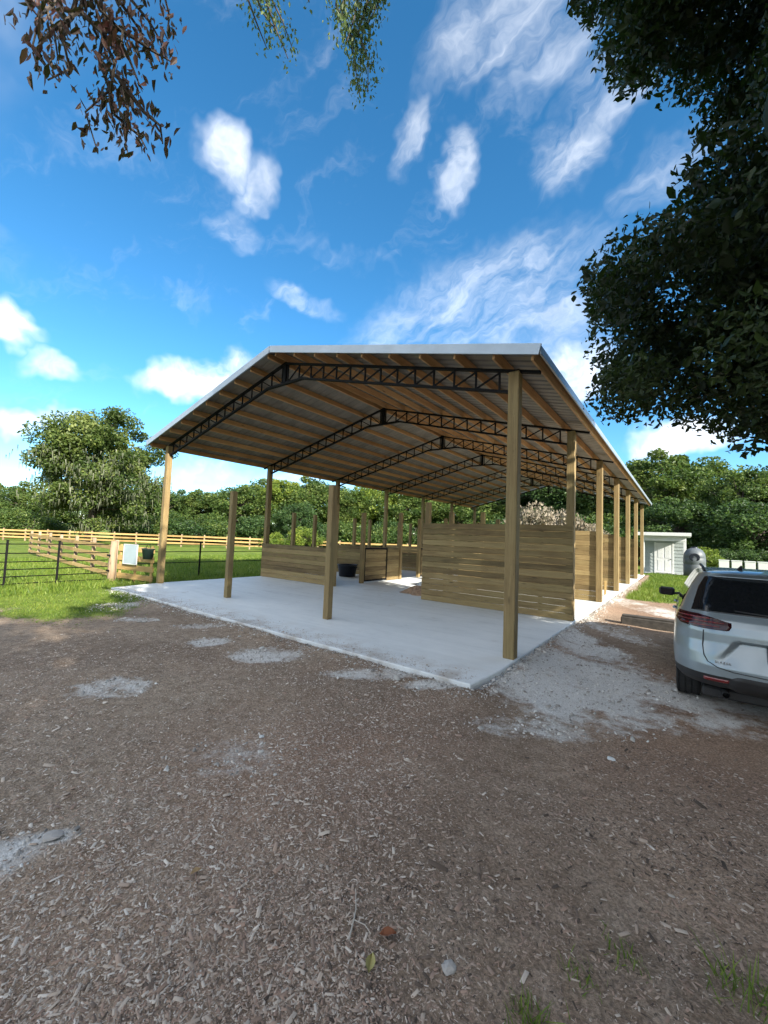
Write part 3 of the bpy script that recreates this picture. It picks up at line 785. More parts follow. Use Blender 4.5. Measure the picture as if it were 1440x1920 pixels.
# ------------------------------------------------------------------ trees
def ball(n, r=1.):
    return unit(rng.normal(size=(n, 3))) * (rng.random((n, 1)) ** (1 / 3)) * r
def limb_path(p, q, sag=.12, k=5):
    p, q = np.asarray(p, float), np.asarray(q, float); L = np.linalg.norm(q - p); out = []
    side = unit(rng.normal(size=3)) * L * .07
    for i in range(k):
        t = i / (k - 1); out.append(p + (q - p) * t + side * math.sin(math.pi * t) + np.array([0, 0, L * sag * math.sin(math.pi * t)]))
    return out
def tree_meshes(name, H, R, trunk_h, base, nclump, per, leaf, clump_r, flat=.8, lean=0., moss=False):
    """trunk mesh, crown mesh (and hanging moss) of one tree standing at the origin"""
    c0 = np.array([lean, 0, (H + base) / 2]); rz = (H - base) / 2
    P = unit(rng.normal(size=(nclump, 3))) * (rng.uniform(.35, 1, (nclump, 1)) ** .6)
    # uneven outline: some directions reach farther
    k1 = unit(rng.normal(size=(7, 3))); reach = .86 + .2 * np.max(np.clip(P @ k1.T, 0, 1) ** 3, axis=1)
    P = P * reach[:, None] * np.array([R, R, rz]) + c0
    P[:, 2] = np.maximum(P[:, 2], base * .6 + clump_r * .5)
    mb = MB(); top = np.array([lean * .5, 0, trunk_h])
    r0 = .022 * H + .05
    mb.tube([(0, 0, -.3), (0, 0, .15), (lean * .15, .05, trunk_h * .5), tuple(top), (lean, .1, H * .62), (lean, 0, H * .85)], [r0 * 1.5, r0 * 1.15, r0, r0 * .85, r0 * .45, r0 * .1], 8)
    for q in P[rng.permutation(nclump)[:min(nclump, 34)]]:
        t = rng.uniform(.25, .9); st = top * (1 - t) + np.array([lean, 0, H * .62]) * t
        if st[2] > q[2] + 1: st = top
        mb.tube(limb_path(st, q, .06, 4), [r0 * .38, r0 * .25, r0 * .14, r0 * .05], 5, cap=False)
    trunk = mb.mesh(name + '_trunk', True); trunk.materials.append(M['bark'])
    C = []; T = []
    for q in P:
        rr = clump_r * rng.uniform(.6, 1.3); n = int(per * rng.uniform(.6, 1.3))
        b_ = ball(n, rr) * np.array([1, 1, flat]); C.append(q + b_); T.append(np.full(n, np.clip(.5 + rng.normal(0, .17), .1, .9)))
    C = np.concatenate(C); T = np.concatenate(T)
    crown = leaves_mesh(name + '_crown', C, leaf * rng.uniform(.6, 1.3, len(C)), .6, .25, tone=T)
    out = [trunk, crown]
    if moss:
        low = P[P[:, 2] < base + (H - base) * .55]
        S = low[rng.integers(0, len(low), 2600)] + rng.normal(0, clump_r * .6, (2600, 3)) * np.array([1, 1, .4])
        V = []; 
        for s_ in S:
            L = rng.uniform(.25, 1.1); w = rng.uniform(.02, .07); th = rng.uniform(0, math.pi); d = np.array([math.cos(th), math.sin(th), 0]) * w
            d2 = np.array([-d[1], d[0], 0]) * .8
            V += [s_ - d, s_ + d, s_ + rng.normal(0, .06, 3) * np.array([1, 1, 0]) - [0, 0, L], s_ - d2, s_ + d2, s_ + rng.normal(0, .06, 3) * np.array([1, 1, 0]) - [0, 0, L * .9]]
        n = len(V) // 3
        out.append(fast_mesh(name + '_moss', np.array(V), np.arange(3 * n), 3, {'tone': ('FACE', np.repeat(rng.random(n // 2), 2))}))
    return out
def plant_tree(name, meshes, mats, loc, sxy, sz, label, cat, group=None, rz=None, names=('trunk', 'crown', 'hanging_moss')):
    o = thing(name, label, cat, loc, group, rng.uniform(0, 6.28) if rz is None else rz); o.scale = (sxy, sxy, sz)
    for nm, me, mt in zip(names, meshes, mats):
        p = link(bpy.data.objects.new(nm, me)); p.parent = o
        if len(me.materials) == 0: me.materials.append(mt)
        if mt is not None and me.materials[0] is not mt: p.material_slots[0].link = 'OBJECT'; p.material_slots[0].material = mt
    return o

# the moss-hung oak across the paddock
mo = tree_meshes('mossy_oak', 15.2, 6.6, 3.4, 1.2, 150, 330, .30, 1.25, .75, .3, True)
c = at(168, 1000, D=54); z = gz1(c[0], c[1])
plant_tree('mossy_oak', mo, (M['bark'], M['mossy_leaf'], M['moss']), (c[0], c[1], z), 1.06, 1.0, 'spreading oak hung with grey moss in the paddock at left', 'tree', rz=.4)

proto = [tree_meshes('broad_tree', 12, 5.2, 3.2, 2.0, 80, 230, .36, 1.3), tree_meshes('tall_tree', 15, 4.4, 5, 3.4, 80, 220, .36, 1.25),
         tree_meshes('round_tree', 10, 4.6, 2.0, .8, 75, 240, .34, 1.25), tree_meshes('loose_tree', 16, 4.8, 6, 5, 52, 190, .36, 1.2)]
bush = [tree_meshes('bush', 4.2, 3.0, .9, .1, 42, 190, .26, .95), tree_meshes('bush_b', 3.4, 3.4, .7, .05, 42, 190, .26, .9)]
def far_tree(x, ytop, D, k, mat, label, group, wide=1., name='wood_tree', pool=None, cat='tree'):
    ms = (pool or proto)[k]; H0 = [12, 15, 10, 16][k] if pool is None else [4.2, 3.4][k]
    c = at(x, 1000, D=D); z = gz1(c[0], c[1]); top = at(x, ytop, D=D)[2]
    h = (top - z) / (H0 * 1.06)
    sx = h * wide
    return plant_tree(name, ms, (M['bark'], mat), (c[0], c[1], z), sx, h, label, cat, group)
L, LD, LY = M['far_leaf'], M['far_leaf_dark'], M['far_leaf_yellow']
G1 = 'trees of the wood behind the paddock'
for (x, y, D, k, m_, w_, lb) in [
        (-60, 905, 84, 0, L, 1.3, 'broad green wood tree cut by the left edge of the picture'), (-15, 898, 88, 2, L, 1.3, 'round green wood tree at the very left edge'), (40, 900, 80, 0, L, 1.3, 'broad green wood tree left of the mossy oak'),
        (95, 925, 86, 0, L, 1.3, 'broad wood tree behind the left side of the mossy oak'), (150, 930, 82, 2, L, 1.3, 'round wood tree behind the trunk of the mossy oak'), (210, 925, 86, 0, LD, 1.3, 'dark wood tree behind the right side of the mossy oak'), (250, 915, 80, 2, L, 1.3, 'round wood tree at the right skirt of the mossy oak'),
        (285, 905, 78, 2, L, 1.2, 'round wood tree just left of the leftmost barn post'), (330, 915, 84, 0, LD, 1.2, 'dark wood tree just right of the leftmost barn post'), (372, 905, 76, 1, L, 1.2, 'tall wood tree midway between leftmost barn post and left short post'), (410, 918, 80, 0, LD, 1.3, 'dark broad wood tree just left of the left short post'), (448, 900, 74, 2, L, 1.3, 'round wood tree just right of the left short post'),
        (490, 893, 78, 0, L, 1.2, 'broad wood tree behind the second left-hand tall post'), (530, 880, 72, 1, LY, 1.2, 'tall yellowish wood tree right of the second left-hand tall post'), (575, 890, 70, 0, L, 1.2, 'broad wood tree above the bright yellow-green bush'), (610, 895, 78, 2, LD, 1.3, 'dark round wood tree just left of the middle short post'),
        (655, 905, 68, 1, L, 1.2, 'tall wood tree just right of the middle short post'), (700, 895, 72, 0, LY, 1.2, 'yellowish broad wood tree just left of the fourth left-hand tall post'), (745, 905, 70, 2, L, 1.3, 'round wood tree just right of the fourth left-hand tall post'), (790, 900, 74, 0, L, 1.2, 'broad wood tree above the left end of the tall board wall'),
        (840, 905, 76, 1, LD, 1.3, 'dark tall wood tree under the roof, right of the tall wall end'), (885, 915, 70, 2, L, 1.3, 'round wood tree under the middle of the roof'), (930, 905, 78, 0, LD, 1.3, 'dark wood tree just left of the front right post'), (980, 890, 74, 1, LD, 1.3, 'dark tall wood tree just right of the front right post'),
        (1030, 880, 68, 0, LD, 1.2, 'dark broad wood tree above the pale brush piles'), (1085, 870, 72, 2, LD, 1.3, 'dark round wood tree between second and third right-hand posts')]:
    far_tree(x, y, D, k, m_, lb, G1, w_)
far_tree(556, 935, 52, 2, LD, 'dark bluish-green tree standing before the wood, right of the second left post', None, 1.0)
G2 = 'trees behind the shed and the parked car'
for i, (x, y, D, k, m_, w_, lb) in enumerate([(1235, 822, 58, 1, L, 1.25, 'tall loose-crowned tree rising just right of the roof end, above the shed'), (1300, 835, 66, 3, L, 1.3, 'loose tree right of the tallest one behind the shed'), (1180, 870, 70, 0, LD, 1.2, 'dark tree half hidden by the far end of the roof'),
                                              (1395, 868, 52, 3, L, 1.2, 'thin-crowned tree under the big oak near the right edge'), (1450, 858, 56, 0, L, 1.2, 'broad tree cut by the right edge of the picture'), (1345, 900, 60, 2, LD, 1.3, 'round dark tree behind the white boxes'),
                                              (1270, 930, 50, 2, LD, 1.4, 'low dark round tree directly behind the shed roof'), (1420, 925, 47, 2, LD, 1.4, 'low dark round tree behind the rightmost white box'), (1520, 880, 54, 0, LD, 1.3, 'dark tree beyond the right edge of the picture')]):
    far_tree(x, y, D, k, m_, lb, G2, w_)
G3 = 'bushes at the foot of the wood'
PL = {335: 'just right of the leftmost barn post', 365: 'midway between leftmost barn post and left short post', 398: 'a little left of the left short post', 432: 'behind the left short post', 468: 'a little right of the left short post', 505: 'behind the second left-hand tall post', 600: 'just right of the bright yellow-green bush',
      642: 'behind the middle short post', 690: 'behind the door post of the steel gate', 735: 'above the steel framed stall gate', 780: 'just left of the tall board wall', 830: 'above the left end of the tall board wall', 880: 'above the middle of the tall wall', 935: 'just left of the front right post', 1090: 'just right of the second right-hand post',
      1130: 'behind the third right-hand post', 1165: 'behind the far right-hand posts', 20: 'at the left edge beyond the fences', -30: 'cut off by the left edge', 62: 'at the left foot of the mossy oak', 250: 'at the right foot of the mossy oak', 300: 'just left of the leftmost barn post'}
for (x, y, D, k, m_) in [(335, 962, 62, 0, L), (365, 968, 60, 1, LD), (398, 965, 63, 0, L), (432, 970, 60, 1, L), (468, 968, 58, 0, LD), (505, 972, 60, 1, L), (600, 975, 55, 1, LD), (642, 978, 56, 0, L), (690, 975, 54, 1, L), (735, 978, 58, 0, LD), (780, 978, 56, 1, L),
                         (830, 980, 55, 0, L), (880, 978, 58, 1, LD), (935, 975, 52, 0, LD), (1090, 970, 50, 1, L), (1130, 965, 52, 0, L), (1165, 975, 50, 1, LD), (20, 955, 66, 0, L), (-30, 950, 66, 1, L), (62, 962, 64, 1, L), (250, 965, 66, 0, L), (300, 970, 64, 1, LD)]:
    far_tree(x, y, D, k, m_, ('dark' if m_ is LD else 'green') + ' wood-edge bush ' + PL[x], G3, 1.25, 'bush', bush, 'bush')
far_tree(575, 990, 40, 0, LY, 'bright yellow-green bush seen above the low stall wall', None, 1.1, 'bush', bush, 'bush')
far_tree(540, 994, 41, 1, LY, 'smaller bright bush left of the yellow-green one', None, 1.1, 'bush', bush, 'bush')
far_tree(1325, 1028, 39, 0, LY, 'light green bush right of the grey tank', None, 1.0, 'bush', bush, 'bush')
G4 = 'hedge bushes behind the white boxes'
for i, (x, y) in enumerate([(1352, 1030), (1378, 1034), (1405, 1032), (1435, 1036), (1470, 1034)]):
    far_tree(x, y, 41.5, i % 2, LD, 'dark hedge bush behind ' + ['the white box nearest the shed', 'the second white box', 'the third white box', 'the rightmost white box', 'the car roof at the right edge'][i], G4, 1.2, 'bush', bush, 'bush')
# pale heaps of cut brush behind the barn
for i, (x, y, D, w_, lb) in enumerate([(1000, 948, 40, .75, 'pale dry brush pile above the left part of the tall wall'), (1043, 947, 41, .7, 'pale dry brush pile beside the second right-hand post'), (1098, 985, 40, .8, 'low pale brush pile between second and third right-hand posts')]):
    far_tree(x, y, D, i % 2, M['brush'], lb, 'pale brush piles behind the barn', w_, 'brush_pile', bush, 'brush pile')

# a row of tall trees stands beyond the right edge of the yard, towards the sun, and shades it
sh = tree_meshes('shade_tree', 13.5, 5.0, 3.0, 1.6, 150, 240, .26, 1.35)
for i, (x, y, sx, sz) in enumerate([(13.5, -1.2, 1.0, 1.0), (20.5, -7.2, 1.15, 1.1), (12.5, -8.5, 1.0, 1.0), (24, 1.0 - 3.5, 1.1, 1.15), (17.5, -13.5, 1.1, 1.05)]):
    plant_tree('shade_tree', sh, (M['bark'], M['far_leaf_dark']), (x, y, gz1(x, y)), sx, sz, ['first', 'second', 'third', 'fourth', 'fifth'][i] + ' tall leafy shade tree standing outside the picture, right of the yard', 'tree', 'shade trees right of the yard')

# ---- the big live oak close by on the right: it hangs over the camera and shades the yard
OUT = [(1080, -60), (1085, 20), (1120, 100), (1160, 165), (1200, 205), (1315, 215), (1290, 260), (1270, 330), (1235, 350), (1195, 385), (1150, 412), (1140, 455), (1090, 490), (1085, 545), (1110, 590), (1105, 650), (1080, 690),
       (1095, 745), (1130, 785), (1180, 790), (1215, 803), (1300, 795), (1345, 815), (1380, 850), (1440, 862), (2600, 1000), (2600, -900), (1080, -900)]
def in_poly(x, y, poly):
    r = np.zeros(len(x), bool); j = len(poly) - 1
    for i in range(len(poly)):
        xi, yi = poly[i]; xj, yj = poly[j]
        c_ = ((yi > y) != (yj > y)) & (x < (xj - xi) * (y - yi) / (yj - yi + 1e-9) + xi); r ^= c_; j = i
    return r
oak = thing('live_oak', 'huge dark live oak spreading over the yard and the parked car at right', 'tree', (6.2, 1.6, gz1(6.2, 1.6)))
lobes = [((5.4, 2.4, 7.4), (4.2, 3.4, 3.4), 170, 0), ((1.7, 5.9, 6.6), (3.6, 2.1, 4.0), 300, 1), ((1.6, 4.6, 9.4), (3.6, 2.3, 3.0), 250, 1), ((3.8, 5.0, 5.6), (3.2, 3.0, 2.4), 150, 1), ((.2, 6.9, 4.7), (2.1, 1.4, 1.8), 120, 1), ((2.0, 6.6, 4.3), (2.2, 1.6, 1.5), 90, 1)]
cl = []
for (c_, r_, n, near) in lobes:
    q = unit(rng.normal(size=(n, 3))) * (rng.uniform(.2, 1, (n, 1)) ** .5) * np.array(r_) + np.array(c_)
    cl.append(q)
cl = np.concatenate(cl)
cl = cl[cl[:, 2] > 2.9]
px_, py_, pz_ = project(cl)
rad_m = np.where((px_ > 950) & (px_ < 1600) & (py_ > -250) & (py_ < 1000) & (pz_ > 2), rng.uniform(.26, .60, len(cl)), .8)
rad_px = FPX * rad_m / np.maximum(pz_, .5) * .62
infr = (pz_ > .3) & (px_ > -120 - 2 * rad_px) & (px_ < 1440 + 2.6 * rad_px) & (py_ > -60 - 2.6 * rad_px) & (py_ < 1920)
ok = np.ones(len(cl), bool)
for dx, dy in ((-1, 0), (0, 1), (-.7, -.7), (-.7, .7), (0, 0), (1, 0)):
    ok &= in_poly(px_ + dx * rad_px, py_ + dy * rad_px, OUT) | ~infr | (py_ < -60 - rad_px)
ok &= ~((cl[:, 0] < -1.1) & (cl[:, 1] > 4.4) & (cl[:, 2] < 6.2))
cl, infr, rad_m = cl[ok], infr[ok], rad_m[ok]
C, S, T = [], [], []
for q, f_, r_ in zip(cl, infr, rad_m):
    if f_:
        n = int(rng.uniform(900, 1500) * r_ ** 1.6); S.append(.078 * rng.lognormal(0, .28, n))
    else:
        n = int(rng.uniform(45, 90)); S.append(rng.uniform(.2, .36, n))
    C.append(q + ball(n, r_ * rng.uniform(.75, 1.25)) * np.array([1, 1, .8])); T.append(np.full(n, np.clip(.45 + rng.normal(0, .16), .05, .95)))
C, S, T = np.concatenate(C), np.concatenate(S), np.concatenate(T)
px_, py_, pz_ = project(C)
keep = in_poly(px_, py_, OUT) | (pz_ < .3) | (px_ < -40) | (px_ > 1440) | (py_ < -60) | (py_ > 1920) | (rng.random(len(C)) < .5) & in_poly(px_ + 26, py_ - 8, OUT)
C, S, T = C[keep], S[keep], T[keep]
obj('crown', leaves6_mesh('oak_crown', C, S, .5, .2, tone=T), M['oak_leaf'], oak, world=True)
mb = MB()
base = np.array([6.2, 1.6, gz1(6.2, 1.6)])
fork = base + [-.2, .2, 2.6]
mb.tube([base - [0, 0, .4], base + [0, 0, .2], base + [-.1, .05, 1.2], fork], [.85, .62, .5, .48], 14)
tips = cl[rng.permutation(len(cl))[:70]]
mains = [np.array(v) for v in ((2.2, 5.0, 6.2), (1.6, 4.4, 8.8), (3.2, -1.5, 7.4), (.6, .2, 6.6), (8.5, -1.2, 8), (9, 3.5, 7.4), (5.2, 1, 9.6), (3.8, 5.0, 5.0), (-1.2, .6, 6.4))]
for q in mains: mb.tube(limb_path(fork, q, .1, 7), [.3, .26, .22, .18, .14, .11, .08], 9)
for q in tips:
    s_ = min(mains, key=lambda v: np.linalg.norm(v - q)); mb.tube(limb_path(s_, q, .05, 5), [.07, .055, .04, .025, .012], 6, cap=False)
# hanging shoots at the top of the picture
def shoots(anchor, droop, n, spread, seed):
    r = np.random.default_rng(seed); out = []
    for k in range(n):
        e = np.array(anchor) + r.normal(0, 1, 3) * np.array(spread); e[2] = anchor[2] - droop * r.uniform(.15, 1)
        out.append(e)
    return out
obj('trunk', mb.mesh('oak_trunk', True), M['bark'], oak, world=True)
def hanging(name, label, paths, leafn, leafsize, mat, jitter, aspect, tone_c=.5):
    mb = MB(); C = []
    for p in paths:
        p = [np.array(v) for v in p]
        mb.tube(p, [max(.011 * (1 - i / len(p)), .003) for i in range(len(p))], 5, cap=False)
        for a, b in zip(p[:-1], p[1:]):
            n = max(1, int(leafn * np.linalg.norm(b - a))); t = rng.random((n, 1)); C.append(a + (b - a) * t + rng.normal(0, jitter, (n, 3)))
    C = np.concatenate(C)
    tw = obj(name, mb.mesh(name), M['bark'], oak, world=True)
    if label: tw['label'] = label
    lm = leaves6_mesh('leaf_mass', C, leafsize * rng.uniform(.65, 1.25, len(C)), aspect, .25, (0.1, 0, -1), .62, tone=np.full(len(C), tone_c))
    o = stuff(link(bpy.data.objects.new('leaf_spray', lm))); lm.materials.append(mat); o.parent = tw
    return tw
def P3(x, y, D): return at(x, y, D=D)
# dead brown branch: twigs drawn from the top edge downwards
D0 = 2.15
root = P3(150, -190, D0 + .1)
tw = []
for (pts) in [[(150, -190), (170, -60), (150, 20), (95, 60), (62, 100), (75, 140)], [(160, -100), (140, 10), (118, 70), (130, 130), (90, 150)], [(170, -60), (200, 40), (185, 110), (205, 170), (160, 210), (180, 275)],
              [(185, 110), (225, 150), (240, 205), (232, 250), (240, 290)], [(200, 40), (250, 70), (285, 95), (320, 115)], [(225, 150), (270, 210), (300, 235), (305, 270)], [(180, -80), (230, -20), (280, 40), (300, 75), (315, 120)],
              [(200, 40), (238, 100), (262, 160)], [(150, 20), (190, 60), (215, 120), (205, 190), (215, 240)], [(150, -190), (100, -60), (60, -10), (50, 30)], [(205, 170), (215, 215), (262, 255), (275, 280)], [(232, -60), (305, -20), (318, 30), (313, 60)],
              [(130, -60), (110, 0), (75, 30), (60, 90)], [(180, -80), (190, 20), (230, 60), (225, 110)], [(160, -60), (230, 10), (265, 60), (280, 110)], [(90, -70), (80, 0), (100, 50), (110, 120)]]:
    dd = D0 + rng.uniform(-.28, .28)
    tw.append([P3(x, y, dd + rng.uniform(-.04, .04)) for (x, y) in pts])
hanging('dead_branch', 'branch of withered maroon-brown leaves hanging at the top left', tw, 150, .052, M['dead_leaf'], .034, .36)
tw = []
for pts, dd in [([(455, -150), (470, -40), (490, 20), (520, 60), (540, 110)], 2.9), ([(450, -100), (462, -10), (480, 40), (500, 90)], 2.8), ([(500, -80), (510, 0), (530, 40), (548, 90)], 3.0), ([(480, -60), (505, 20), (525, 75)], 2.85), ([(560, -60), (575, -8), (580, 4)], 3.)]:
    tw.append([P3(x, y, dd + rng.uniform(-.03, .03)) for (x, y) in pts])
hanging('hanging_twig', 'thin green leafy twig hanging at the top edge, left of the thicker one', tw, 230, .034, M['spray_leaf'], .038, .5, .45)
tw = []
for pts, dd in [([(660, -150), (655, -40), (640, 20), (660, 70), (665, 120), (675, 180)], 3.0), ([(690, -100), (690, 0), (672, 60), (690, 110), (690, 175)], 2.95), ([(640, -80), (630, 10), (655, 60), (660, 100)], 3.05), ([(720, -80), (700, 10), (680, 60), (675, 130)], 3.1), ([(680, -60), (665, 30), (650, 80)], 2.9), ([(700, -60), (712, 0), (690, 45)], 3.)]:
    tw.append([P3(x, y, dd + rng.uniform(-.03, .03)) for (x, y) in pts])
hanging('hanging_twig', 'thicker green leafy twig hanging at the top edge of the sky', tw, 360, .036, M['spray_leaf'], .048, .5, .55)

# ------------------------------------------------------------------ parked car
def make_car(x0, y0, zg):
    car = thing('parked_car', 'silver sport utility car parked with its rear to the camera at right', 'car', (x0, y0, zg))
    LEN, HW = 4.86, .965
    zc = np.array([.34, .37, .43, .50, .60, .72, .84, .94, 1.02, 1.08, 1.14, 1.22, 1.40, 1.525, 1.55, 1.57, 1.588, 1.60])
    wv = np.array([.84, .90, .945, .955, .965, .968, .965, .958, .945, .925, .895, .865, .785, .715, .685, .655, .60, .42])
    yr = np.array([.20, .11, .03, .0, .0, .02, .05, .055, .07, .10, .16, .235, .42, .55, .52, .50, .54, .95])
    yf = np.array([4.66, 4.76, 4.84, 4.86, 4.86, 4.85, 4.80, 4.72, 4.40, 3.75, 3.52, 3.36, 2.98, 2.66, 2.50, 2.38, 2.25, 1.75])
    rc = np.array([.30, .34, .38, .40, .42, .42, .42, .40, .38, .36, .33, .30, .27, .25, .24, .24, .25, .25])
    zz = np.concatenate([np.linspace(zc[0], 1.08, 64), np.linspace(1.10, zc[-1], 30)])
    I = lambda a: np.interp(zz, zc, a)
    W, YR, YFr, RC = I(wv), I(yr), I(yf), I(rc)
    nr, ncn, ns, nf, ncf = 44, 10, 70, 14, 8
    def half(w, a, b, rc, z):
        """half outline from the middle of the tail to the middle of the nose, x >= 0"""
        pts = []
        for i in range(nr): pts.append((i / nr * (w - rc), None))
        out = [];
        bow = .10
        for (x, _) in pts: out.append((x, a + bow * (x / w) ** 2))
        ys = a + bow * ((w - rc) / w) ** 2
        ry = rc * 1.25
        for i in range(ncn):
            t = (i + .5) / ncn * math.pi / 2; out.append((w - rc + rc * math.sin(t), ys + ry * (1 - math.cos(t))))
        rf = min(.5, (b - a) * .25); rx = min(.45, w * .5)
        for i in range(ns + 1): out.append((w, ys + ry + (b - rf - ys - ry) * i / ns))
        for i in range(ncf):
            t = (i + 1) / ncf * math.pi / 2; out.append((w - rx * (1 - math.cos(t)), b - rf + rf * math.sin(t)))
        for i in range(nf): out.append(((w - rx) * (1 - (i + 1) / nf), b + .0))
        return out
    def recess(x, z):
        z0, z1 = .60, .885
        if not (z0 < z < z1 + .02): return 0.
        q = (z - z0) / (z1 - z0); hw = .66 + (.44 - .66) * q
        e = np.clip((hw - abs(x)) / .09, 0, 1); e = e * e * (3 - 2 * e); top = np.clip((z1 - z) / .03, 0, 1)
        return .075 * q * e * top
    rings = []
    for k, z in enumerate(zz):
        h = half(W[k], YR[k], YFr[k], RC[k], z)
        h = [(x, y + (recess(x, z) if i < nr + 3 else 0)) for i, (x, y) in enumerate(h)]
        ring = [(x, y, z) for (x, y) in h] + [(-x, y, z) for (x, y) in h[-2:0:-1]]
        rings.append(ring)
    nring = len(rings[0]); V = [p for r in rings for p in r]; Fc = []
    for k in range(len(rings) - 1):
        for i in range(nring):
            j = (i + 1) % nring; Fc.append((k * nring + i, k * nring + j, (k + 1) * nring + j, (k + 1) * nring + i))
    Fc.append(tuple(range(nring - 1, -1, -1))); Fc.append(tuple((len(rings) - 1) * nring + i for i in range(nring)))
    me = bpy.data.meshes.new('body'); me.from_pydata(V, [], Fc); me.update()
    tmp = link(bpy.data.objects.new('tmp_body', me))
    bm = bmesh.new()
    AX = (1.03, 3.88); WR = .365
    for ax in AX:
        bmesh.ops.create_cone(bm, cap_ends=True, segments=40, radius1=WR + .055, radius2=WR + .055, depth=.5, matrix=Matrix.Translation((HW - .12, ax, WR)) @ Matrix.Rotation(math.pi / 2, 4, 'Y'))
        bmesh.ops.create_cone(bm, cap_ends=True, segments=40, radius1=WR + .055, radius2=WR + .055, depth=.5, matrix=Matrix.Translation((-HW + .12, ax, WR)) @ Matrix.Rotation(math.pi / 2, 4, 'Y'))
    cm = bpy.data.meshes.new('cut'); bm.to_mesh(cm); bm.free(); cut = link(bpy.data.objects.new('cut', cm))
    md = tmp.modifiers.new('b', 'BOOLEAN'); md.operation = 'DIFFERENCE'; md.object = cut; md.solver = 'EXACT'
    bpy.context.view_layer.update()
    full = bpy.data.meshes.new_from_object(tmp.evaluated_get(bpy.context.evaluated_depsgraph_get()))
    bpy.data.objects.remove(tmp); bpy.data.objects.remove(cut)
    paint, tt, b = new_mat('silver_paint'); b.inputs['Base Color'].default_value = (.26, .31, .345, 1); b.inputs['Metallic'].default_value = .5; b.inputs['Roughness'].default_value = .34
    b.inputs['Coat Weight'].default_value = .8; b.inputs['Coat Roughness'].default_value = .06
    dust = tt.noise(tt.n('TexCoord').outputs['Object'], 3, 6, .65); tt.put(b.inputs['Roughness'], tt.mapr(dust, .3, .8, .28, .48))
    clad = plain('black_cladding', (.022, .022, .024), .6, 0, .15, 4)
    glass, tt, b = new_mat('tinted_glass'); b.inputs['Base Color'].default_value = (.008, .009, .011, 1); b.inputs['Roughness'].default_value = .04; b.inputs['Specular IOR Level'].default_value = .6
    redl, tt, b = new_mat('tail_lamp_red'); b.inputs['Base Color'].default_value = (.16, .008, .010, 1); b.inputs['Roughness'].default_value = .08; b.inputs['Coat Weight'].default_value = 1
    darkl = plain('tail_lamp_dark', (.03, .006, .008), .1); chrome = plain('chrome', (.6, .6, .6), .2, 1.)
    tyre = plain('tyre_rubber', (.018, .018, .019), .8, 0, .3, 12)
    def split(test, name, mat, rough_smooth=True):
        bm = bmesh.new(); bm.from_mesh(full)
        kill = [f for f in bm.faces if not test(f.calc_center_median())]
        bmesh.ops.delete(bm, geom=kill, context='FACES')
        for f in bm.faces: f.smooth = True
        me = bpy.data.meshes.new(name); bm.to_mesh(me); bm.free(); me.materials.clear(); me.materials.append(mat)
        try: me.set_sharp_from_angle(angle=math.radians(32))
        except Exception: pass
        return obj(name, me, mat, car)
    def is_clad(c):
        low = .50 if c.y < .75 else .40
        if c.z < low: return True
        return any(math.hypot(c.y - ax, c.z - WR) < WR + .125 and abs(c.x) > .55 for ax in AX)
    split(lambda c: not is_clad(c), 'body', paint); split(is_clad, 'lower_cladding', clad)
    # patches lying on the tail surface
    def tail_y(x, z):
        w, a, r_ = np.interp(z, zc, wv), np.interp(z, zc, yr), np.interp(z, zc, rc); ax_ = abs(x); bow = .10
        if ax_ <= w - r_: y = a + bow * (ax_ / w) ** 2
        else:
            ys = a + bow * ((w - r_) / w) ** 2; s = min(1, (ax_ - w + r_) / r_); y = ys + r_ * 1.25 * (1 - math.sqrt(max(0, 1 - s * s)))
        return y + recess(x, z)
    def tail_patch(name, rows, mat, off=.006, nx_=24, parent=car, sub=8):
        """rows: (z, x0, x1) from bottom to top; a shell standing off the tail"""
        zs_ = []
        for (za, a0, a1), (zb, b0, b1) in zip(rows[:-1], rows[1:]):
            for i in range(sub): t = i / sub; zs_.append((za + (zb - za) * t, a0 + (b0 - a0) * t, a1 + (b1 - a1) * t))
        zs_.append(rows[-1]); V = []; Fq = []
        for (z, a, b_) in zs_:
            for i in range(nx_ + 1):
                x = a + (b_ - a) * i / nx_; y = tail_y(x, z)
                ex = tail_y(x + .004, z) - tail_y(x - .004, z); ez = tail_y(x, z + .004) - tail_y(x, z - .004)
                nrm = Vector((ex / .008, -1, ez / .008)).normalized(); edge = i in (0, nx_) or z in (rows[0][0], rows[-1][0])
                V.append(Vector((x, y, z)) + nrm * (off if not edge else -.004))
        m1 = nx_ + 1
        for k in range(len(zs_) - 1):
            for i in range(nx_): Fq.append((k * m1 + i, k * m1 + i + 1, (k + 1) * m1 + i + 1, (k + 1) * m1 + i))
        mb = MB(); mb.add(V, Fq); return obj(name, mb.mesh(name, True), mat, parent)
    tail_patch('rear_window', [(1.145, -.81, .81), (1.18, -.80, .80), (1.40, -.735, .735), (1.528, -.665, .665)], glass, .008, 40)
    for s in (-1, 1):
        rws = [(.975, .50, .70), (.985, .47, .90), (1.02, .45, .945), (1.06, .45, .935), (1.09, .60, .92), (1.115, .74, .90)]
        lamp = tail_patch('tail_lamp', [(z, min(s * a, s * b_), max(s * a, s * b_)) for (z, a, b_) in rws], darkl, .014, 24)
        for z_, a, b_ in ((1.0, .54, .90), (1.035, .50, .92), (1.07, .62, .915)):
            tail_patch('light_bar', [(z_, min(s * a, s * b_), max(s * a, s * b_)), (z_ + .016, min(s * a, s * b_), max(s * a, s * b_))], redl, .022, 20, lamp, 3)
        tail_patch('reflector', [(.44, min(s * .48, s * .70), max(s * .48, s * .70)), (.475, min(s * .48, s * .70), max(s * .48, s * .70))], redl, .012, 10)
    tail_patch('bumper_insert', [(.33, -.42, .42), (.40, -.52, .52), (.50, -.48, .48), (.53, -.42, .42)], clad, .02, 20)
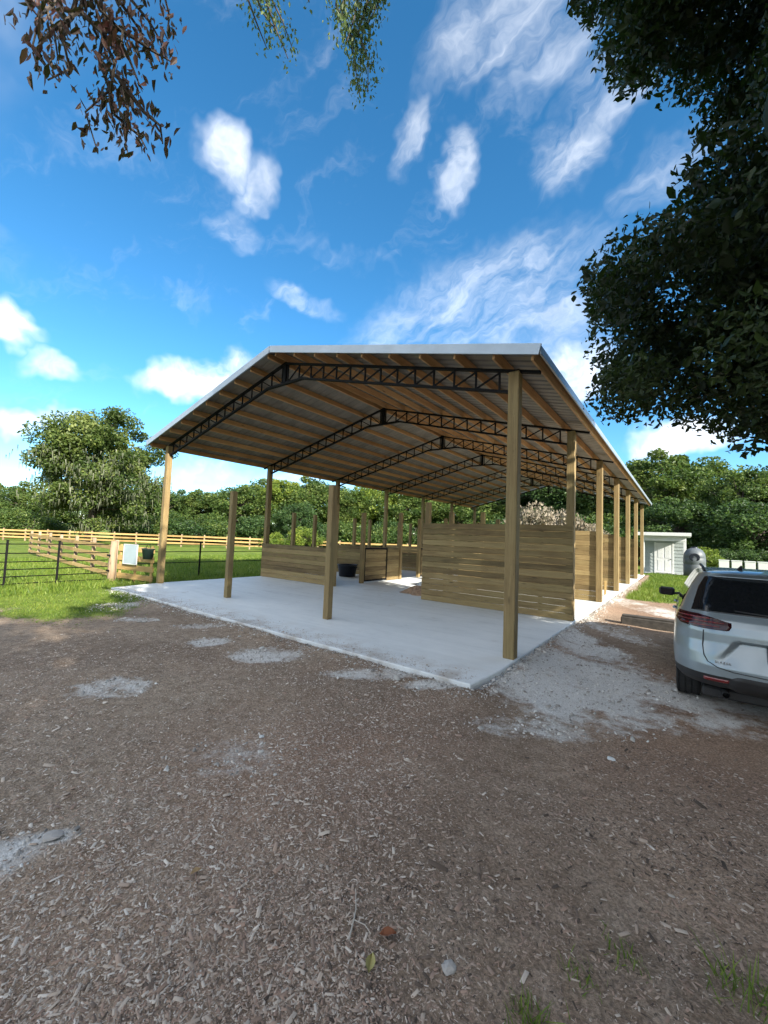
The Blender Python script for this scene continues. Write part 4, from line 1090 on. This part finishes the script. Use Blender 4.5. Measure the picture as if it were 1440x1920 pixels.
    # hatch seam and tail trim
    seam = [(.69, .96), (.70, .80), (.69, .70), (.66, .64), (.58, .595), (.45, .57), (.2, .562), (0, .56)]
    for s in (-1, 1):
        mb = MB(); mb.tube([(s * x, tail_y(s * x, z) - .0, z) for (x, z) in seam], .006, 5); obj('hatch_seam', mb.mesh('hatch_seam'), clad, car)
    mb = MB(); yb = tail_y(0, .76); mb.box((-.165, yb - .022, .70), (.165, yb - .004, .85), .004); pl = obj('number_plate', mb.mesh('number_plate'), M['white'], car)
    for (a, b_) in (((-.185, yb - .026, .68), (-.166, yb - .002, .87)), ((.166, yb - .026, .68), (.185, yb - .002, .87)), ((-.166, yb - .026, .851), (.166, yb - .002, .87)), ((-.166, yb - .026, .68), (.166, yb - .002, .699))):
        mb = MB(); mb.box(a, b_, .003); obj('plate_frame', mb.mesh('plate_frame'), clad, pl)
    mb = MB(); mb.tube([(.02, tail_y(.02, 1.16) - .02, 1.155), (-.12, tail_y(-.12, 1.17) - .022, 1.17), (-.42, tail_y(-.42, 1.19) - .016, 1.185)], [.012, .009, .006], 6); obj('rear_wiper', mb.mesh('rear_wiper', True), clad, car)
    # model lettering, a small dark mark low on the hatch
    fc = bpy.data.curves.new('badge', 'FONT'); fc.body = 'BLAZER'; fc.size = .032; fc.extrude = .003; fc.space_character = 1.25
    fo = link(bpy.data.objects.new('tmp_badge', fc)); bpy.context.view_layer.update()
    bme = bpy.data.meshes.new_from_object(fo.evaluated_get(bpy.context.evaluated_depsgraph_get())); bpy.data.objects.remove(fo)
    obj('badge', bme, chrome, car, (-.60, tail_y(-.5, .655) - .012, .64), (math.pi / 2, 0, -.09))
    # side glass
    def side_x(y, z):
        w = np.interp(z, zc, wv); return w
    def side_patch(name, pts, mat, s, off=.004, n=14):
        """pts: four corners (y, z) bottom-rear, bottom-front, top-front, top-rear"""
        V = []; Fq = []
        (a, b_, c_, d_) = pts
        for j in range(n + 1):
            v = j / n
            for i in range(n + 1):
                u = i / n; y = (a[0] * (1 - u) + b_[0] * u) * (1 - v) + (d_[0] * (1 - u) + c_[0] * u) * v; z = (a[1] * (1 - u) + b_[1] * u) * (1 - v) + (d_[1] * (1 - u) + c_[1] * u) * v
                V.append((s * (side_x(y, z) + off), y, z))
        for j in range(n):
            for i in range(n): Fq.append((j * (n + 1) + i, j * (n + 1) + i + 1, (j + 1) * (n + 1) + i + 1, (j + 1) * (n + 1) + i) if s > 0 else (j * (n + 1) + i, (j + 1) * (n + 1) + i, (j + 1) * (n + 1) + i + 1, j * (n + 1) + i + 1))
        mb = MB(); mb.add(V, Fq); return obj(name, mb.mesh(name, True), mat, car)
    for s in (-1, 1):
        side_patch('side_window', [(.62, 1.12), (1.40, 1.10), (1.42, 1.545), (.92, 1.53)], glass, s)
        side_patch('side_window', [(1.46, 1.10), (2.28, 1.10), (2.20, 1.555), (1.48, 1.545)], glass, s)
        side_patch('side_window', [(2.34, 1.10), (3.30, 1.10), (2.62, 1.53), (2.26, 1.555)], glass, s)
        mb = MB(); mb.tube([(s * .66, .75, 1.585), (s * .665, .9, 1.62), (s * .66, 2.1, 1.62), (s * .64, 2.3, 1.585)], .016, 7); obj('roof_rail', mb.mesh('roof_rail', True), clad, car)
        mb = MB(); mb.box((-.11, -.05, -.07), (.11, .06, .065), .03); mr = obj('door_mirror', mb.mesh('door_mirror', True), clad, car, (s * 1.10, 3.02, 1.10), (0, 0, s * .15))
        mb = MB(); mb.box((-.08, -.056, -.048), (.08, -.0505, .045), .002); obj('mirror_glass', mb.mesh('mirror_glass'), glass, mr)
        mb = MB(); mb.bar((s * .90, 3.06, 1.08), (s * 1.02, 3.04, 1.06), .05, .035); obj('mirror_arm', mb.mesh('mirror_arm'), clad, car)
        for k, yh in enumerate((1.62, 2.52)):
            mb = MB(); mb.tube([(s * .955, yh, .985), (s * .985, yh + .03, .99), (s * .985, yh + .17, .99), (s * .955, yh + .2, .985)], .012, 6); obj('door_handle', mb.mesh('door_handle', True), paint, car)
        for yy in (1.44, 2.31, 3.25):
            mb = MB(); mb.tube([(s * (side_x(yy, z_) + .0005), yy, z_) for z_ in (.46, .6, .75, .9, 1.0, 1.08)], .004, 4); obj('door_seam', mb.mesh('door_seam'), clad, car)
    # wheels
    for ax in AX:
        for s in (-1, 1):
            mb = MB(); w = .125
            prof = [(.235, -w), (.29, -w), (.335, -w * .98), (.355, -w * .85)]
            for g in (-.6, -.2, .2, .6): prof += [(WR, (g - .12) * w * 1.25), (WR, (g - .04) * w * 1.25), (WR - .011, (g - .03) * w * 1.25), (WR - .011, (g + .03) * w * 1.25), (WR, (g + .04) * w * 1.25)]
            prof += [(WR, w * .78), (.355, w * .85), (.335, w * .98), (.29, w), (.235, w)]
            mb.lathe(prof, 44, 'X'); wh = obj('wheel', mb.mesh('tyre'), tyre, car, (s * (HW - .145), ax, WR))
            mb = MB(); mb.lathe([(.235, -w), (.225, -w * .5), (.225, w * .5), (.235, w)], 32, 'X'); mb.lathe([(.001, .06), (.05, .06), (.06, .045)], 12, 'X')
            for k in range(5):
                t_ = 2 * math.pi * k / 5; mb.bar((s * .05, .04 * math.sin(t_), .04 * math.cos(t_)), (s * .055, .23 * math.sin(t_), .23 * math.cos(t_)), .05, .02, (1, 0, 0))
            o = obj('rim', mb.mesh('rim'), chrome, wh)
    mb = MB(); mb.lathe([(.03, 0), (.035, .0), (.035, .2)], 12, 'Y' if False else 'Z'); mb.v = [(x, z, y) for (x, y, z) in mb.v]
    obj('exhaust', mb.mesh('exhaust', True), clad, car, (-.5, .22, .27))
    mb = MB(); mb.box((-.7, .35, .19), (.7, 4.4, .30), .02); mb.box((-.78, .93, .33), (.78, 1.13, .42), .02); obj('underbody', mb.mesh('underbody'), clad, car)
    mb = MB(); mb.tube([(-.3, 1.2, 1.59), (-.3, 1.0, 1.625), (-.3, .93, 1.655)], [.03, .022, .008], 6); obj('antenna', mb.mesh('antenna', True), clad, car)
    return car
CARX, CARY = .86, 5.62
make_car(CARX, CARY, gz1(-.0, 6.65) + .005)

# ------------------------------------------------------------------ grass, chips, gravel
def scatter_polar(n, d0, d1, a0, a1, power=1.):
    """points round the camera: thick near, thinning with distance; angles from the +Y axis towards -X"""
    u = rng.random(n); d = d0 * (d1 / d0) ** (u ** power); a = rng.uniform(a0, a1, n)
    return -d * np.sin(a), d * np.cos(a)
def grass_mesh(name, x, y, h, w, lean=.5):
    n = len(x); z = ground_z(x, y)
    b0 = np.stack([x, y, z], 1); th = rng.uniform(0, 2 * math.pi, n); d = np.stack([np.cos(th), np.sin(th), np.zeros(n)], 1)
    ln = rng.normal(0, lean, (n, 2)); tip = b0 + np.concatenate([ln * h[:, None], h[:, None]], 1); mid = b0 * .5 + tip * .5 + np.stack([np.zeros(n), np.zeros(n), h * .13], 1)
    V = np.stack([b0 - d * w[:, None], b0 + d * w[:, None], mid + d * w[:, None] * .7, mid - d * w[:, None] * .7, tip], 1).reshape(-1, 3)
    base = (np.arange(n) * 5)[:, None]; F = (base + np.array([0, 1, 2, 0, 2, 3, 3, 2, 4])).ravel()
    tone = np.clip(rng.normal(.5, .22, n) + (fbm(x * .8 + 5, y * .8 + 5, 55) - .5) * .7, 0, 1)
    return fast_mesh(name, V, F, 3, {'tone': ('FACE', np.repeat(tone, 3))})
X = rng.uniform(-15.8, -6.5, 90000); Y = rng.uniform(-1, 9.5, 90000)
k = (rng.random(len(X)) < (grass_mask(X, Y) - .12) * np.clip(2.2 * fbm(X * 1.4 + 3, Y * 1.4 + 8, 44, 4) - .35, .08, 1.2)) & ~in_slab(X, Y) & (rng.random(len(X)) < .85); X, Y = X[k], Y[k]
n = len(X); stuff(obj('lawn_grass', grass_mesh('lawn_grass', X, Y, rng.uniform(.015, .06, n) * np.clip(grass_mask(X, Y) + .15, .3, 1), rng.uniform(.004, .008, n)), M['grass']))
X = rng.uniform(-26, -13.1, 60000); Y = rng.uniform(1, 26, 60000)
k = (rng.random(len(X)) < grass_mask(X, Y)) & ~in_slab(X, Y); X, Y = X[k], Y[k]
n = len(X); stuff(obj('paddock_grass', grass_mesh('paddock_grass', X, Y, rng.uniform(.06, .20, n), rng.uniform(.007, .014, n)), M['grass']))
X = rng.uniform(-1.9, 6, 52000); Y = rng.uniform(14.5, 34, 52000)
k = (rng.random(len(X)) < (grass_mask(X, Y) - .2) * 1.25); X, Y = X[k], Y[k]
n = len(X); stuff(obj('verge_grass', grass_mesh('verge_grass', X, Y, rng.uniform(.05, .15, n), rng.uniform(.006, .012, n)), M['grass']))

def chips(name, x, y, L, W, tone, mat, tall=.35, lift=0.):
    n = len(x); z = ground_z(x, y) + lift
    th = rng.uniform(0, 2 * math.pi, n); tilt = rng.normal(0, .22, n)
    a = np.stack([np.cos(th) * np.cos(tilt), np.sin(th) * np.cos(tilt), np.sin(tilt)], 1); b = np.stack([-np.sin(th), np.cos(th), rng.normal(0, .2, n)], 1); up = np.array([0, 0, 1.])
    c = np.stack([x, y, z + W * .15], 1); L, W = L[:, None], W[:, None]
    e = rng.uniform(.5, 1., (n, 1)); f = rng.uniform(.5, 1., (n, 1))
    V = np.stack([c - a * L / 2 - b * W / 2 * e, c + a * L / 2 - b * W / 2 * f, c + a * L / 2 + b * W / 2 * e, c - a * L / 2 + b * W / 2 * f, c - a * L * .36 + up * W * tall, c + a * L * .36 + up * W * tall], 1).reshape(-1, 3)
    base = (np.arange(n) * 6)[:, None]; F = (base + np.array([0, 1, 5, 0, 5, 4, 2, 3, 4, 2, 4, 5, 3, 0, 4, 1, 2, 5])).ravel()
    return fast_mesh(name, V, F, 3, {'tone': ('FACE', np.repeat(tone, 6))})
X, Y = scatter_polar(300000, 1.15, 8.5, -.35, 1.75, 1.45)
sm1, gm1 = sand_mask(X, Y), grass_mask(X, Y)
cover = np.clip(.52 + (fbm(X * .8 + 33, Y * .8 + 44, 91) - .5) * 2.6 + .35 * np.clip(-X - 1.2, -.6, 1), .12, 1)
k = ~in_slab(X, Y) & (rng.random(len(X)) < cover) & (rng.random(len(X)) > sm1 * 1.05) & (rng.random(len(X)) > gm1 * 1.1); X, Y = X[k], Y[k]
n = len(X); dist = np.hypot(X, Y)
sz = rng.lognormal(0, .5, n); Lc = .0098 * sz * (1 + .06 * dist); Wc = Lc * rng.uniform(.22, .55, n)
tone = np.clip(rng.beta(1.7, 2.2, n) * 1.0 + .14 * np.clip(-X - 1.5, -1, 1) + (rng.random(n) < .015) * .4, 0, 1)
stuff(obj('mulch_chips', chips('mulch_chips', X, Y, Lc, Wc, tone, M['chip']), M['chip']))
X = rng.uniform(-12.6, -2.1, 2600); Y = 4.57 + np.abs(rng.normal(0, .22, 2600)); n = len(X); sz = .012 * rng.lognormal(0, .4, n)
sc_m = chips('tracked_chips', X, Y, sz, sz * .5, np.clip(rng.beta(1.7, 2.4, n), 0, 1), M['chip'], lift=0.)
co_ = np.empty(len(sc_m.vertices) * 3, np.float32); sc_m.vertices.foreach_get('co', co_); co_[2::3] += .1415; sc_m.vertices.foreach_set('co', co_)
stuff(obj('tracked_chips', sc_m, M['chip']))
# crumbled stone along the slab edges and on the sand
X1 = rng.uniform(-2.05, .2, 9000); Y1 = rng.uniform(4.2, 12, 9000); X2 = rng.uniform(-12.7, -1.8, 7000); Y2 = 4.55 - np.abs(rng.normal(0, .14, 7000))
X3 = -1.95 + np.abs(rng.normal(0, .12, 9000)); Y3 = rng.uniform(4.6, 24, 9000)
X4, Y4 = rng.uniform(-12, .5, 60000), rng.uniform(.3, 4.6, 60000)
X, Y = np.concatenate([X1, X2, X3, X4]), np.concatenate([Y1, Y2, Y3, Y4])
p = np.concatenate([sand_mask(X1, Y1) * .8, np.full(len(X2), .28), np.full(len(X3), .5), sand_mask(X4, Y4) * .7]); k = (rng.random(len(X)) < p) & ~in_slab(X, Y); X, Y = X[k], Y[k]
n = len(X); sz = .014 * rng.lognormal(0, .5, n)
stuff(obj('gravel', chips('gravel', X, Y, sz, sz * rng.uniform(.6, 1, n), rng.random(n), M['gravel'], .5), M['gravel']))

# small single things in the foreground
def tuft(x, y, n, h, label, spread=.06):
    o = thing('grass_tuft', label, 'grass', (x, y, 0), 'grass tufts in the bark')
    X = x + rng.normal(0, spread, n); Y = y + rng.normal(0, spread, n)
    me = grass_mesh('blades', X, Y, rng.uniform(.4, 1.1, n) * h, rng.uniform(.0015, .0035, n), .55)
    stuff(obj('blades', me, M['grass'], o, world=True))
tuft(-.47, 1.70, 90, .075, 'bright grass tuft at the bottom edge of the bark', .045)
tuft(-.23, 2.21, 60, .06, 'upper of two small grass tufts in the bark', .05)
tuft(-.36, 2.0, 50, .05, 'small grass tuft just below and left of another', .04)
tuft(.20, 2.36, 80, .12, 'tallest grass tuft at the lower right corner', .06)
def stone(x, y, r, label, name='pebble', sq=.6):
    bm = bmesh.new(); bmesh.ops.create_icosphere(bm, subdivisions=2, radius=r)
    for v in bm.verts: v.co *= 1 + random.uniform(-.16, .16); v.co.z *= sq; v.co.x *= 1.25
    me = bpy.data.meshes.new(name); bm.to_mesh(me); bm.free()
    tag(obj(name, me, M['white'] if 'white' in label else plain('stone_grey', (.36, .34, .32), .9), None, (x, y, gz1(x, y) + r * .3), (0, 0, random.uniform(0, 3))), label, 'stone', 'single stones on the bark')
stone(-.51, 4.07, .026, 'bright white stone on bare bark right of centre'); stone(-3.0, 2.34, .02, 'small white stone on bark left of centre')
stone(-2.9, .84, .045, 'flat grey stone at the left edge of the bark', sq=.28); stone(-.81, 1.67, .028, 'pale grey stone near the bottom middle of the bark')
def fallen_leaf(x, y, L, rz, label, mat):
    mb = MB(); pr = [(0, 0), (.25, .24), (.5, .3), (.75, .2), (1, 0)]; V = []
    for (t_, w_) in pr: V += [(t_ * L, w_ * L, .012 + .10 * L * math.sin(t_ * 3)), (t_ * L, 0, .006), (t_ * L, -w_ * L, .014 + .12 * L * math.sin(t_ * 2.4))]
    mb.add(V, [(3 * i + j, 3 * i + j + 1, 3 * i + j + 4, 3 * i + j + 3) for i in range(4) for j in (0, 1)])
    tag(obj('fallen_leaf', mb.mesh('fallen_leaf'), mat, None, (x, y, gz1(x, y) + .006), (.1, -.1, rz)), label, 'leaf', 'single fallen leaves')
fallen_leaf(-1.11, 1.58, .075, .6, 'rust-red fallen leaf in the lower middle of the bark', plain('leaf_rust', (.20, .07, .03), .8))
fallen_leaf(-1.05, 1.42, .07, 2.0, 'pale olive fallen leaf below the rust-red one', plain('leaf_olive', (.30, .27, .10), .8))
fallen_leaf(-2.05, 1.2, .05, 1.2, 'curled tan fallen leaf at lower left of the bark', plain('leaf_tan', (.36, .25, .13), .8))
mb = MB(); zt = gz1(-1.25, 1.6); mb.tube([(-1.20, 1.47, zt + .012), (-1.24, 1.55, zt + .02), (-1.27, 1.60, zt + .016), (-1.34, 1.68, zt + .018)], [.004, .0035, .003, .002], 6); mb.tube([(-1.24, 1.55, zt + .018), (-1.18, 1.56, zt + .022), (-1.14, 1.55, zt + .015)], [.003, .0025, .0015], 5)
tag(obj('twig', mb.mesh('twig'), plain('twig_grey', (.42, .38, .33), .8)), 'thin pale forked twig lying on the bark in lower middle', 'twig')
